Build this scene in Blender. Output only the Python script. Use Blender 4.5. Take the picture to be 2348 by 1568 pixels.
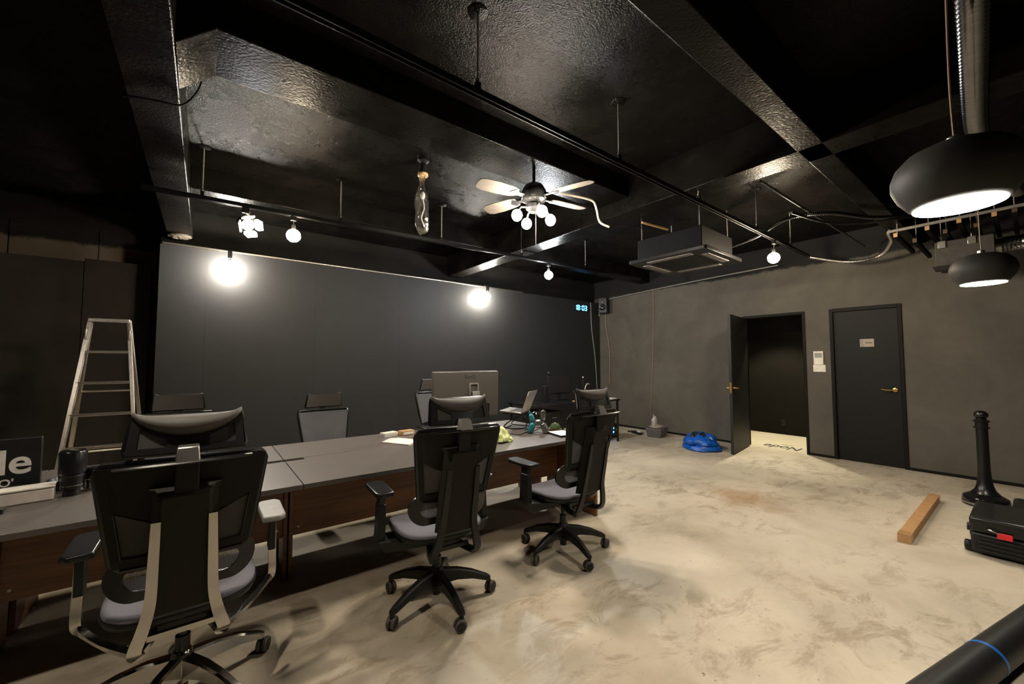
import bpy, bmesh, math, random
from mathutils import Vector, Matrix, noise
random.seed(7)
R = math.radians
SC = bpy.context.scene
for o in list(bpy.data.objects):
    bpy.data.objects.remove(o)
COL = SC.collection

# ------------------------------------------------------------------ camera
cam_d = bpy.data.cameras.new('camera'); cam = bpy.data.objects.new('camera', cam_d); COL.objects.link(cam)
cam.location = (0, 0, 1.38)
cam.rotation_euler = (R(92.967), 0, R(52.48 - 90))
cam_d.sensor_width = 36; cam_d.sensor_fit = 'HORIZONTAL'; cam_d.lens = 36 * 917.3 / 2348
cam_d.clip_start = 0.02; cam_d.clip_end = 60
SC.camera = cam
# ------------------------------------------------------------------ world, view
w = bpy.data.worlds.new('night'); SC.world = w; w.use_nodes = True
w.node_tree.nodes['Background'].inputs[0].default_value = (0.010, 0.009, 0.008, 1)
w.node_tree.nodes['Background'].inputs[1].default_value = 1.0
SC.view_settings.view_transform = 'Standard'; SC.view_settings.look = 'None'
SC.view_settings.gamma = 1; SC.view_settings.use_curve_mapping = False
SC.view_settings.exposure = 0.8
SC.cycles.use_denoising = True
SC.cycles.sample_clamp_indirect = 4.0
SC.cycles.max_bounces = 5; SC.cycles.diffuse_bounces = 3; SC.cycles.glossy_bounces = 3; SC.cycles.transmission_bounces = 4; SC.cycles.transparent_max_bounces = 12
SC.cycles.use_adaptive_sampling = True; SC.cycles.adaptive_threshold = 0.03
SC.cycles.caustics_reflective = False; SC.cycles.caustics_refractive = False

WARM = (1.0, 0.78, 0.52); NEUT = (1.0, 0.90, 0.76); COOL = (0.93, 0.97, 1.0); PEND = (1.0, 0.93, 0.80)

def spot(name, loc, target, power, angle, blend=0.4, color=NEUT, r=0.03):
    l = bpy.data.lights.new(name, 'SPOT'); l.energy = power; l.color = color
    l.spot_size = R(angle); l.spot_blend = blend; l.shadow_soft_size = r
    o = bpy.data.objects.new(name, l); COL.objects.link(o); o.location = loc
    d = Vector(target) - Vector(loc); o.rotation_euler = d.to_track_quat('-Z', 'Y').to_euler()
    return o

# ------------------------------------------------------------------ materials
MATS = {}
def mk(name):
    m = bpy.data.materials.new(name); m.use_nodes = True; MATS[name] = m
    nt = m.node_tree; b = nt.nodes['Principled BSDF']
    return m, nt, b
def ramp(nt, pos_cols):
    r = nt.nodes.new('ShaderNodeValToRGB'); e = r.color_ramp.elements
    while len(e) < len(pos_cols): e.new(0.5)
    for i, (p, c) in enumerate(pos_cols):
        e[i].position = p; e[i].color = (*c, 1) if len(c) == 3 else c
    return r
def simple(name, col, rough=0.5, metal=0.0, var=0.0, scale=20, bump=0.0, bscale=80, spec=0.5, coat=0.0, trans=0.0, stretch=None):
    m, nt, b = mk(name)
    b.inputs['Base Color'].default_value = (*col, 1); b.inputs['Roughness'].default_value = rough
    b.inputs['Metallic'].default_value = metal; b.inputs['Specular IOR Level'].default_value = spec
    b.inputs['Coat Weight'].default_value = coat
    b.inputs['Transmission Weight'].default_value = trans
    tc = nt.nodes.new('ShaderNodeTexCoord'); src = tc.outputs['Object']
    if stretch:
        mp = nt.nodes.new('ShaderNodeMapping'); mp.inputs['Scale'].default_value = stretch
        nt.links.new(src, mp.inputs[0]); src = mp.outputs[0]
    if var == 0 and bump == 0: var = 0.12
    if var:
        n = nt.nodes.new('ShaderNodeTexNoise'); n.inputs['Scale'].default_value = scale; n.inputs['Detail'].default_value = 5
        nt.links.new(src, n.inputs['Vector'])
        lo = [c * (1 - var) for c in col]; hi = [min(1, c * (1 + var)) for c in col]
        r = ramp(nt, [(0.3, lo), (0.7, hi)]); nt.links.new(n.outputs['Fac'], r.inputs[0])
        nt.links.new(r.outputs[0], b.inputs['Base Color'])
    if bump:
        n2 = nt.nodes.new('ShaderNodeTexNoise'); n2.inputs['Scale'].default_value = bscale; n2.inputs['Detail'].default_value = 4
        nt.links.new(src, n2.inputs['Vector'])
        bp = nt.nodes.new('ShaderNodeBump'); bp.inputs['Strength'].default_value = bump; bp.inputs['Distance'].default_value = 0.01
        nt.links.new(n2.outputs['Fac'], bp.inputs['Height']); nt.links.new(bp.outputs[0], b.inputs['Normal'])
    return m
def emis(name, col, strength):
    m, nt, b = mk(name)
    b.inputs['Base Color'].default_value = (*col, 1)
    b.inputs['Emission Color'].default_value = (*col, 1); b.inputs['Emission Strength'].default_value = strength
    return m

# floor : worn concrete
def floor_mat():
    m, nt, b = mk('concrete_floor'); N = nt.nodes; L = nt.links
    tc = N.new('ShaderNodeTexCoord')
    def nz(sc, det=6, rough=0.6, dist=0.0, stretch=None):
        n = N.new('ShaderNodeTexNoise'); n.inputs['Scale'].default_value = sc; n.inputs['Detail'].default_value = det
        n.inputs['Roughness'].default_value = rough; n.inputs['Distortion'].default_value = dist
        if stretch:
            mp = N.new('ShaderNodeMapping'); mp.inputs['Scale'].default_value = stretch; mp.inputs['Rotation'].default_value = (0, 0, R(25))
            L.new(tc.outputs['Object'], mp.inputs[0]); L.new(mp.outputs[0], n.inputs['Vector'])
        else: L.new(tc.outputs['Object'], n.inputs['Vector'])
        return n
    n1 = nz(0.9, 7, 0.62, 0.3); r1 = ramp(nt, [(0.33, (0.365, 0.312, 0.232)), (0.5, (0.515, 0.446, 0.338)), (0.68, (0.605, 0.535, 0.420))])
    L.new(n1.outputs['Fac'], r1.inputs[0])
    # scuffed brown patches
    n2 = nz(2.6, 10, 0.76, 0.6, (1, 1.8, 1)); r2 = ramp(nt, [(0.50, (0, 0, 0)), (0.60, (1, 1, 1))]); L.new(n2.outputs['Fac'], r2.inputs[0])
    n2b = nz(0.55, 3); r2b = ramp(nt, [(0.40, (0, 0, 0)), (0.52, (1, 1, 1))]); L.new(n2b.outputs['Fac'], r2b.inputs[0])
    mul = N.new('ShaderNodeMath'); mul.operation = 'MULTIPLY'; L.new(r2.outputs[0], mul.inputs[0]); L.new(r2b.outputs[0], mul.inputs[1])
    mx = N.new('ShaderNodeMixRGB'); mx.inputs[2].default_value = (0.250, 0.190, 0.118, 1); L.new(r1.outputs[0], mx.inputs[1])
    ml2 = N.new('ShaderNodeMath'); ml2.operation = 'MULTIPLY'; ml2.inputs[1].default_value = 0.62; L.new(mul.outputs[0], ml2.inputs[0]); L.new(ml2.outputs[0], mx.inputs[0])
    # grey cement drags
    n3 = nz(5, 6, 0.7, 0.2, (0.35, 2.2, 1)); r3 = ramp(nt, [(0.58, (0, 0, 0)), (0.7, (0.55, 0.55, 0.55))]); L.new(n3.outputs['Fac'], r3.inputs[0])
    mx2 = N.new('ShaderNodeMixRGB'); mx2.inputs[2].default_value = (0.54, 0.49, 0.41, 1); L.new(mx.outputs[0], mx2.inputs[1]); L.new(r3.outputs[0], mx2.inputs[0])
    # dark specks
    n4 = nz(28, 3, 0.5); r4 = ramp(nt, [(0.70, (1, 1, 1)), (0.76, (0.45, 0.38, 0.30))]); L.new(n4.outputs['Fac'], r4.inputs[0])
    mx3 = N.new('ShaderNodeMixRGB'); mx3.blend_type = 'MULTIPLY'; mx3.inputs[0].default_value = 1; L.new(mx2.outputs[0], mx3.inputs[1]); L.new(r4.outputs[0], mx3.inputs[2])
    # one rusty stain in front of the open door
    vm = N.new('ShaderNodeVectorMath'); vm.operation = 'DISTANCE'; vm.inputs[1].default_value = (4.75, 2.15, 0)
    n5 = nz(5, 5); av = N.new('ShaderNodeVectorMath'); av.operation = 'MULTIPLY_ADD'; av.inputs[1].default_value = (0.6, 0.6, 0)
    L.new(n5.outputs['Color'], av.inputs[0]); L.new(tc.outputs['Object'], av.inputs[2]); L.new(av.outputs[0], vm.inputs[0])
    r5 = ramp(nt, [(0.12, (0.6, 0.6, 0.6)), (0.42, (0, 0, 0))]); L.new(vm.outputs['Value'], r5.inputs[0])
    mx4 = N.new('ShaderNodeMixRGB'); mx4.inputs[2].default_value = (0.34, 0.19, 0.085, 1); L.new(mx3.outputs[0], mx4.inputs[1]); L.new(r5.outputs[0], mx4.inputs[0])
    L.new(mx4.outputs[0], b.inputs['Base Color'])
    rr = ramp(nt, [(0.3, (0.42,) * 3), (0.7, (0.62,) * 3)]); L.new(n2.outputs['Fac'], rr.inputs[0]); L.new(rr.outputs[0], b.inputs['Roughness'])
    bp = N.new('ShaderNodeBump'); bp.inputs['Strength'].default_value = 0.12; bp.inputs['Distance'].default_value = 0.01
    nb = nz(14, 8, 0.65); L.new(nb.outputs['Fac'], bp.inputs['Height']); L.new(bp.outputs[0], b.inputs['Normal'])
    return m
def plaster(name, c0, c1, paint_z=None, axis='Z', paint=(0.006, 0.0055, 0.005), spec=0.3):
    m, nt, b = mk(name); N = nt.nodes; L = nt.links
    tc = N.new('ShaderNodeTexCoord')
    n = N.new('ShaderNodeTexNoise'); n.inputs['Scale'].default_value = 1.6; n.inputs['Detail'].default_value = 7; n.inputs['Roughness'].default_value = 0.65; n.inputs['Distortion'].default_value = 0.5
    L.new(tc.outputs['Object'], n.inputs['Vector'])
    r = ramp(nt, [(0.3, c0), (0.7, c1)]); L.new(n.outputs['Fac'], r.inputs[0]); out = r.outputs[0]
    if paint_z is not None:
        sp = N.new('ShaderNodeSeparateXYZ'); L.new(tc.outputs['Object'], sp.inputs[0])
        n2 = N.new('ShaderNodeTexNoise'); n2.inputs['Scale'].default_value = 5; n2.inputs['Detail'].default_value = 6; n2.inputs['Roughness'].default_value = 0.7
        L.new(tc.outputs['Object'], n2.inputs['Vector'])
        ma = N.new('ShaderNodeMath'); ma.operation = 'MULTIPLY_ADD'; ma.inputs[1].default_value = 0.16
        L.new(n2.outputs['Fac'], ma.inputs[0]); L.new(sp.outputs['Z'], ma.inputs[2])
        r2 = ramp(nt, [(0.0, (0, 0, 0)), (1.0, (1, 1, 1))])
        mr = N.new('ShaderNodeMapRange'); mr.inputs['From Min'].default_value = paint_z + 0.06; mr.inputs['From Max'].default_value = paint_z + 0.10
        L.new(ma.outputs[0], mr.inputs['Value'])
        mx = N.new('ShaderNodeMixRGB'); mx.inputs[2].default_value = (*paint, 1); L.new(mr.outputs[0], mx.inputs[0]); L.new(out, mx.inputs[1]); out = mx.outputs[0]
    L.new(out, b.inputs['Base Color']); b.inputs['Roughness'].default_value = 0.75; b.inputs['Specular IOR Level'].default_value = spec
    bp = N.new('ShaderNodeBump'); bp.inputs['Strength'].default_value = 0.15; bp.inputs['Distance'].default_value = 0.01
    n3 = N.new('ShaderNodeTexNoise'); n3.inputs['Scale'].default_value = 30; n3.inputs['Detail'].default_value = 5; L.new(tc.outputs['Object'], n3.inputs['Vector'])
    L.new(n3.outputs['Fac'], bp.inputs['Height']); L.new(bp.outputs[0], b.inputs['Normal'])
    return m
def ceiling_mat(name, bs=0.45, rough=(0.14, 0.40), scale=110, boards=True):
    m, nt, b = mk(name); N = nt.nodes; L = nt.links
    tc = N.new('ShaderNodeTexCoord')
    n = N.new('ShaderNodeTexNoise'); n.inputs['Scale'].default_value = 2.5; n.inputs['Detail'].default_value = 8; n.inputs['Roughness'].default_value = 0.7
    L.new(tc.outputs['Object'], n.inputs['Vector'])
    r = ramp(nt, [(0.35, (0.003, 0.0028, 0.0025)), (0.62, (0.006, 0.0052, 0.0045)), (0.74, (0.022, 0.017, 0.012))]); L.new(n.outputs['Fac'], r.inputs[0]); L.new(r.outputs[0], b.inputs['Base Color']); b.inputs['Specular IOR Level'].default_value = 0.07
    rr = ramp(nt, [(0.3, (rough[0],) * 3), (0.7, (rough[1],) * 3)]); L.new(n.outputs['Fac'], rr.inputs[0]); L.new(rr.outputs[0], b.inputs['Roughness'])
    n2 = N.new('ShaderNodeTexNoise'); n2.inputs['Scale'].default_value = scale; n2.inputs['Detail'].default_value = 3; L.new(tc.outputs['Object'], n2.inputs['Vector'])
    n3 = N.new('ShaderNodeTexNoise'); n3.inputs['Scale'].default_value = 6; n3.inputs['Detail'].default_value = 6; L.new(tc.outputs['Object'], n3.inputs['Vector'])
    ad = N.new('ShaderNodeMath'); ad.operation = 'MULTIPLY_ADD'; ad.inputs[1].default_value = 0.8; L.new(n3.outputs['Fac'], ad.inputs[0]); L.new(n2.outputs['Fac'], ad.inputs[2])
    bk = N.new('ShaderNodeTexBrick'); bk.inputs['Scale'].default_value = 1.0; bk.inputs['Mortar Size'].default_value = 0.006; bk.inputs['Brick Width'].default_value = 1.8; bk.inputs['Row Height'].default_value = 0.6
    bk.inputs['Color1'].default_value = bk.inputs['Color2'].default_value = (0, 0, 0, 1); bk.inputs['Mortar'].default_value = (1, 1, 1, 1); L.new(tc.outputs['Object'], bk.inputs['Vector'])
    ad2 = N.new('ShaderNodeMath'); ad2.operation = 'MULTIPLY_ADD'; ad2.inputs[1].default_value = 0.9 if boards else 0.0; L.new(bk.outputs['Color'], ad2.inputs[0]); L.new(ad.outputs[0], ad2.inputs[2])
    bp = N.new('ShaderNodeBump'); bp.inputs['Strength'].default_value = bs; bp.inputs['Distance'].default_value = 0.012
    L.new(ad2.outputs[0], bp.inputs['Height']); L.new(bp.outputs[0], b.inputs['Normal'])
    return m
def wood_mat(name, c0, c1, stretch=(0.5, 6, 14), rough=0.45):
    m, nt, b = mk(name); N = nt.nodes; L = nt.links
    tc = N.new('ShaderNodeTexCoord'); mp = N.new('ShaderNodeMapping'); mp.inputs['Scale'].default_value = stretch
    L.new(tc.outputs['Object'], mp.inputs[0])
    n = N.new('ShaderNodeTexNoise'); n.inputs['Scale'].default_value = 3; n.inputs['Detail'].default_value = 8; n.inputs['Distortion'].default_value = 0.8
    L.new(mp.outputs[0], n.inputs['Vector'])
    r = ramp(nt, [(0.3, c0), (0.7, c1)]); L.new(n.outputs['Fac'], r.inputs[0]); L.new(r.outputs[0], b.inputs['Base Color'])
    b.inputs['Roughness'].default_value = rough
    return m
def mesh_mat(name, col, open_=0.4, period=0.0032):
    """woven netting: a fine lattice of strands with see-through holes"""
    m, nt, b = mk(name); N = nt.nodes; L = nt.links
    b.inputs['Base Color'].default_value = (*col, 1); b.inputs['Roughness'].default_value = 0.7
    tc = N.new('ShaderNodeTexCoord'); sp = N.new('ShaderNodeSeparateXYZ'); L.new(tc.outputs['Object'], sp.inputs[0])
    outs = []
    for ax in ('X', 'Z'):
        ml = N.new('ShaderNodeMath'); ml.operation = 'MULTIPLY'; ml.inputs[1].default_value = 2 * math.pi / period; L.new(sp.outputs[ax], ml.inputs[0])
        sn = N.new('ShaderNodeMath'); sn.operation = 'SINE'; L.new(ml.outputs[0], sn.inputs[0])
        gt = N.new('ShaderNodeMath'); gt.operation = 'GREATER_THAN'; gt.inputs[1].default_value = 1 - 2 * math.sqrt(open_); L.new(sn.outputs[0], gt.inputs[0]); outs.append(gt)
    an = N.new('ShaderNodeMath'); an.operation = 'MULTIPLY'; L.new(outs[0].outputs[0], an.inputs[0]); L.new(outs[1].outputs[0], an.inputs[1])
    inv = N.new('ShaderNodeMath'); inv.operation = 'SUBTRACT'; inv.inputs[0].default_value = 1; L.new(an.outputs[0], inv.inputs[1])
    L.new(inv.outputs[0], b.inputs['Alpha'])
    return m

M_FLOOR = floor_mat()
M_WALLR = plaster('plaster_right', (0.072, 0.065, 0.053), (0.112, 0.102, 0.083), 2.86)
M_WALLB = plaster('painted_back_wall', (0.006, 0.0055, 0.005), (0.013, 0.0115, 0.0095), spec=0.1)
M_WALLL = plaster('brown_wall', (0.10, 0.08, 0.06), (0.15, 0.12, 0.09), 2.78)
M_PART = simple('partition_board', (0.026, 0.022, 0.017), 0.7, spec=0.2, var=0.25, scale=2)
M_DARK = plaster('dark_wall', (0.05, 0.045, 0.04), (0.07, 0.06, 0.05))
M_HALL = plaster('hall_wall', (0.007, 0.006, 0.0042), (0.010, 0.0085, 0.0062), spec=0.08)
M_PANEL = simple('charcoal_panel', (0.022, 0.0222, 0.0225), 0.55, spec=0.25, var=0.06, scale=3, bump=0.03, bscale=200)
M_CEIL = ceiling_mat('black_slab_paint')
M_BEAM = ceiling_mat('black_beam_paint', 0.25, (0.20, 0.40), 60, False)
M_DESK = simple('desk_laminate', (0.112, 0.097, 0.086), 0.40, var=0.06, scale=60)
M_WOOD = wood_mat('walnut', (0.12, 0.050, 0.020), (0.24, 0.105, 0.042))
M_BLACK = simple('black_plastic', (0.009, 0.009, 0.009), 0.45, spec=0.35)
M_MATTE = simple('matte_black', (0.006, 0.006, 0.006), 0.7, spec=0.08)
M_SATIN = simple('black_satin', (0.007, 0.007, 0.0075), 0.28, spec=0.4)
M_GLOSS = simple('black_gloss', (0.008, 0.008, 0.008), 0.12)
M_RUBBER = simple('tyre_grey', (0.075, 0.066, 0.057), 0.6)
M_CHROME = simple('chrome', (0.46, 0.445, 0.42), 0.14, 1.0, var=0.03)
M_STEEL = simple('steel', (0.42, 0.40, 0.37), 0.35, 1.0)
M_ALU = simple('aluminium', (0.66, 0.62, 0.55), 0.30, 1.0, var=0.08, scale=30)
M_SILVER = simple('duct_foil', (0.70, 0.70, 0.70), 0.18, 1.0)
M_SPIRAL = simple('dark_spiral_duct', (0.16, 0.16, 0.165), 0.16, 1.0)
M_NET = mesh_mat('grey_netting', (0.13, 0.128, 0.138), 0.36)
M_NETD = mesh_mat('dark_netting', (0.075, 0.070, 0.066), 0.45)
M_SEAT = simple('seat_fabric', (0.125, 0.122, 0.142), 0.85, var=0.2, scale=400)
M_BACKF = simple('back_fabric', (0.014, 0.0125, 0.011), 0.75, spec=0.25, var=0.2, scale=300)
M_SPINE = simple('spine_fabric', (0.022, 0.019, 0.015), 0.75, var=0.15, scale=300, spec=0.2)
M_HEADF = simple('headrest_fabric', (0.075, 0.068, 0.062), 0.65, var=0.25, scale=260, stretch=(1, 1, 4))
M_DOOR = simple('door_black', (0.0045, 0.004, 0.0036), 0.6, bump=0.02, bscale=60, spec=0.25)
M_DOORG = simple('door_charcoal', (0.014, 0.0135, 0.013), 0.5, var=0.08, scale=4, spec=0.3)
M_TRIM = simple('trim_dark', (0.006, 0.0055, 0.005), 0.6, spec=0.15)
M_BRASS = simple('brass', (0.78, 0.50, 0.18), 0.25, 1.0, var=0.03)
M_WHITE = simple('white_plastic', (0.72, 0.68, 0.60), 0.45)
M_PAPER = simple('paper', (0.80, 0.78, 0.74), 0.8, var=0.03)
M_GREY = simple('grey_plastic', (0.22, 0.21, 0.20), 0.5)
M_MON = simple('monitor_back', (0.085, 0.076, 0.068), 0.42, 0.2, var=0.03)
M_TEAL = simple('teal_gloss', (0.03, 0.20, 0.24), 0.15, 0.3, coat=0.6)
M_DBRONZE = simple('dark_chrome', (0.22, 0.22, 0.21), 0.18, 0.85)
M_GREEN = simple('moss', (0.05, 0.075, 0.025), 0.9, var=0.4, scale=120, bump=0.8, bscale=150)
M_LWOOD = simple('light_wood', (0.45, 0.27, 0.12), 0.5, var=0.2, scale=8, stretch=(1, 8, 8))
M_CARD = simple('cardboard', (0.40, 0.215, 0.085), 0.7, var=0.12, scale=12)
M_TAPE = simple('packing_tape', (0.42, 0.235, 0.10), 0.25)
M_BLUE = simple('blue_tarp', (0.006, 0.085, 0.42), 0.32, var=0.25, scale=14, bump=0.35, bscale=40)
M_BLUET = simple('blue_tape', (0.01, 0.11, 0.40), 0.4)
M_RED = simple('red_plastic', (0.75, 0.02, 0.03), 0.4)
M_YEL = simple('yellow_wrapper', (0.72, 0.80, 0.35), 0.35, var=0.25, scale=30)
M_PINK = simple('pink_paper', (0.62, 0.18, 0.22), 0.8)
M_COPPER = simple('beige_cable', (0.30, 0.20, 0.13), 0.5)
M_BEIGE = simple('beige_conduit', (0.45, 0.38, 0.30), 0.5)
M_BLADE = simple('fan_blade', (0.085, 0.074, 0.062), 0.55, spec=0.15, var=0.15, scale=6, stretch=(1, 10, 1))
M_TEXT = simple('white_lettering', (0.62, 0.60, 0.55), 0.6)
M_TEXTD = simple('dark_lettering', (0.03, 0.03, 0.03), 0.6)
M_HFLOOR = simple('hall_vinyl', (0.60, 0.54, 0.40), 0.45, var=0.08, scale=1.5)
def film_mat(name):
    m, nt, b = mk(name); N = nt.nodes; L = nt.links
    tr = N.new('ShaderNodeBsdfTransparent'); gl = N.new('ShaderNodeBsdfGlossy'); gl.inputs['Roughness'].default_value = 0.10; gl.inputs['Color'].default_value = (0.9, 0.88, 0.84, 1)
    tc = N.new('ShaderNodeTexCoord'); n = N.new('ShaderNodeTexNoise'); n.inputs['Scale'].default_value = 16; n.inputs['Detail'].default_value = 4; L.new(tc.outputs['Object'], n.inputs['Vector'])
    bp = N.new('ShaderNodeBump'); bp.inputs['Strength'].default_value = 0.7; bp.inputs['Distance'].default_value = 0.02; L.new(n.outputs['Fac'], bp.inputs['Height']); L.new(bp.outputs[0], gl.inputs['Normal'])
    lw = N.new('ShaderNodeLayerWeight'); lw.inputs['Blend'].default_value = 0.35; L.new(bp.outputs[0], lw.inputs['Normal'])
    ma = N.new('ShaderNodeMath'); ma.operation = 'MULTIPLY_ADD'; ma.inputs[1].default_value = 0.5; ma.inputs[2].default_value = 0.10; L.new(lw.outputs['Fresnel'], ma.inputs[0])
    mx = N.new('ShaderNodeMixShader'); L.new(ma.outputs[0], mx.inputs[0]); L.new(tr.outputs[0], mx.inputs[1]); L.new(gl.outputs[0], mx.inputs[2])
    L.new(mx.outputs[0], N['Material Output'].inputs['Surface']); return m
M_GLASSY = film_mat('clear_film')
M_PEND = simple('pendant_black', (0.030, 0.029, 0.027), 0.6, spec=0.3)
M_BULBW = emis('bulb_warm', (1.0, 0.82, 0.58), 300)
M_BULBN = emis('bulb_neutral', (1.0, .92, .80), 580)
M_BULBC = emis('bulb_cool', COOL, 560)
M_FANL = emis('fan_lamp_glass', (1.0, 0.88, 0.72), 330)
M_DIFF = emis('pendant_diffuser', PEND, 40)
M_LENS = emis('spot_lens', COOL, 400)
M_LEDB = emis('clock_segments', (0.12, 0.50, 1.0), 2.2)
M_LED1 = emis('blue_led', (0.03, 0.15, 1.0), 8)
M_LED2 = emis('green_led', (0.15, 1.0, 0.05), 5)

# ------------------------------------------------------------------ mesh builder
class MB:
    def __init__(s): s.v = []; s.f = []
    def add(s, vs, fs, M=None):
        o = len(s.v)
        s.v += [tuple(M @ Vector(p)) for p in vs] if M is not None else [tuple(p) for p in vs]
        s.f += [[i + o for i in f] for f in fs]; return s
    def box(s, x0, y0, z0, x1, y1, z1, M=None):
        vs = [(x0, y0, z0), (x1, y0, z0), (x1, y1, z0), (x0, y1, z0), (x0, y0, z1), (x1, y0, z1), (x1, y1, z1), (x0, y1, z1)]
        return s.add(vs, [(0, 3, 2, 1), (4, 5, 6, 7), (0, 1, 5, 4), (1, 2, 6, 5), (2, 3, 7, 6), (3, 0, 4, 7)], M)
    def hexa(s, bot, top):
        return s.add(list(bot) + list(top), [(0, 3, 2, 1), (4, 5, 6, 7), (0, 1, 5, 4), (1, 2, 6, 5), (2, 3, 7, 6), (3, 0, 4, 7)])
    def tube(s, path, r, n=8, closed=False, flat=None, up=None):
        P = [Vector(p) for p in path]; k = len(P)
        rs = r if isinstance(r, (list, tuple)) else [r] * k
        T = []
        for i in range(k):
            a = P[(i - 1) % k] if (closed or i > 0) else P[i]; b = P[(i + 1) % k] if (closed or i < k - 1) else P[i]
            T.append((b - a).normalized())
        u = Vector(up) if up else (Vector((0, 0, 1)) if abs(T[0].z) < 0.9 else Vector((1, 0, 0)))
        vs = []; 
        for i in range(k):
            x = (u - T[i] * u.dot(T[i]))
            if x.length < 1e-6: x = T[i].orthogonal()
            x.normalize(); y = T[i].cross(x); u = x if not up else u
            fa, fb = (flat if flat else (1, 1))
            for j in range(n):
                a = 2 * math.pi * (j + (0.5 if n == 4 else 0)) / n
                vs.append(P[i] + x * (math.cos(a) * rs[i] * fa) + y * (math.sin(a) * rs[i] * fb))
        fs = []
        for i in range(k if closed else k - 1):
            for j in range(n):
                a = i * n + j; b = i * n + (j + 1) % n; c = ((i + 1) % k) * n + (j + 1) % n; d = ((i + 1) % k) * n + j
                fs.append((a, b, c, d))
        if not closed: fs += [list(range(n))[::-1], [(k - 1) * n + j for j in range(n)]]
        return s.add(vs, fs)
    def lathe(s, prof, n=24, M=None):
        vs = []; fs = []
        for (r, z) in prof:
            for j in range(n):
                a = 2 * math.pi * j / n; vs.append((r * math.cos(a), r * math.sin(a), z))
        for i in range(len(prof) - 1):
            for j in range(n):
                fs.append((i * n + j, i * n + (j + 1) % n, (i + 1) * n + (j + 1) % n, (i + 1) * n + j))
        fs.append(list(range(n))[::-1]); fs.append([(len(prof) - 1) * n + j for j in range(n)])
        return s.add(vs, fs, M)
    def prism(s, poly, t, M=None):
        n = len(poly)
        vs = [(x, y, 0) for x, y in poly] + [(x, y, t) for x, y in poly]
        fs = [list(range(n))[::-1], list(range(n, 2 * n))] + [(i, (i + 1) % n, n + (i + 1) % n, n + i) for i in range(n)]
        return s.add(vs, fs, M)
    def ring(s, outer, inner, t, M=None):
        n = len(outer)
        vs = [(x, y, 0) for x, y in outer] + [(x, y, 0) for x, y in inner] + [(x, y, t) for x, y in outer] + [(x, y, t) for x, y in inner]
        fs = []
        for i in range(n):
            j = (i + 1) % n
            fs += [(j, i, n + i, n + j), (2 * n + i, 2 * n + j, 3 * n + j, 3 * n + i), (i, j, 2 * n + j, 2 * n + i), (n + j, n + i, 3 * n + i, 3 * n + j)]
        return s.add(vs, fs, M)
    def plate(s, quads, fy, t, n=4, m=2):
        """quads of (x,z) corners mapped to y = fy(x,z); thickness t towards -y"""
        for q in quads:
            vs = []; 
            for side in (0, 1):
                for i in range(n + 1):
                    for j in range(m + 1):
                        a = i / n; b = j / m
                        x = (q[0][0] * (1 - a) + q[1][0] * a) * (1 - b) + (q[3][0] * (1 - a) + q[2][0] * a) * b
                        z = (q[0][1] * (1 - a) + q[1][1] * a) * (1 - b) + (q[3][1] * (1 - a) + q[2][1] * a) * b
                        vs.append((x, fy(x, z) - t * side, z))
            W = m + 1; S = (n + 1) * W; fs = []
            for i in range(n):
                for j in range(m):
                    a = i * W + j; b = (i + 1) * W + j; c = b + 1; d = a + 1
                    fs.append((d, c, b, a)); fs.append((S + a, S + b, S + c, S + d))
            for i in range(n):
                a = i * W; b = (i + 1) * W; fs.append((a, b, S + b, S + a)); a += m; b += m; fs.append((b, a, S + a, S + b))
            for j in range(m):
                a = j; b = j + 1; fs.append((b, a, S + a, S + b)); a += n * W; b += n * W; fs.append((a, b, S + b, S + a))
            s.add(vs, fs)
        return s
    def sphere(s, c, r, nu=16, nv=10, sc=(1, 1, 1), M=None):
        vs = []; fs = []
        for i in range(nv + 1):
            t = math.pi * i / nv
            for j in range(nu):
                a = 2 * math.pi * j / nu
                vs.append((c[0] + r * sc[0] * math.sin(t) * math.cos(a), c[1] + r * sc[1] * math.sin(t) * math.sin(a), c[2] + r * sc[2] * math.cos(t)))
        for i in range(nv):
            for j in range(nu):
                fs.append((i * nu + j, (i + 1) * nu + j, (i + 1) * nu + (j + 1) % nu, i * nu + (j + 1) % nu))
        return s.add(vs, fs, M)
    def mesh(s, name, angle=35):
        me = bpy.data.meshes.new(name); me.from_pydata(s.v, [], s.f); me.validate()
        bm = bmesh.new(); bm.from_mesh(me)
        bmesh.ops.remove_doubles(bm, verts=bm.verts, dist=1e-5); bmesh.ops.recalc_face_normals(bm, faces=bm.faces); bm.to_mesh(me); bm.free()
        for p in me.polygons: p.use_smooth = True
        me.set_sharp_from_angle(angle=R(angle))
        return me
    def build(s, name, mat, parent=None, bevel=0, angle=35, seg=2):
        me = s.mesh(name, angle); me.materials.append(mat)
        o = bpy.data.objects.new(name, me); COL.objects.link(o); o.parent = parent
        if bevel:
            b = o.modifiers.new('bevel', 'BEVEL'); b.width = bevel; b.segments = seg; b.limit_method = 'ANGLE'; b.angle_limit = R(40)
        return o
def tag(o, label=None, cat=None, group=None, kind=None):
    if label: o['label'] = label
    if cat: o['category'] = cat
    if group: o['group'] = group
    if kind: o['kind'] = kind
    return o
def thing(name, label, cat, loc=(0, 0, 0), rz=0, group=None):
    o = bpy.data.objects.new(name, None); COL.objects.link(o); o.location = loc; o.rotation_euler = (0, 0, R(rz)); o.empty_display_size = 0.05
    return tag(o, label, cat, group)
def struct(o): o['kind'] = 'structure'; return o
def copy_tree(o, parent=None):
    c = o.copy(); COL.objects.link(c); c.parent = parent
    for ch in o.children: copy_tree(ch, c)
    return c
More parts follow.
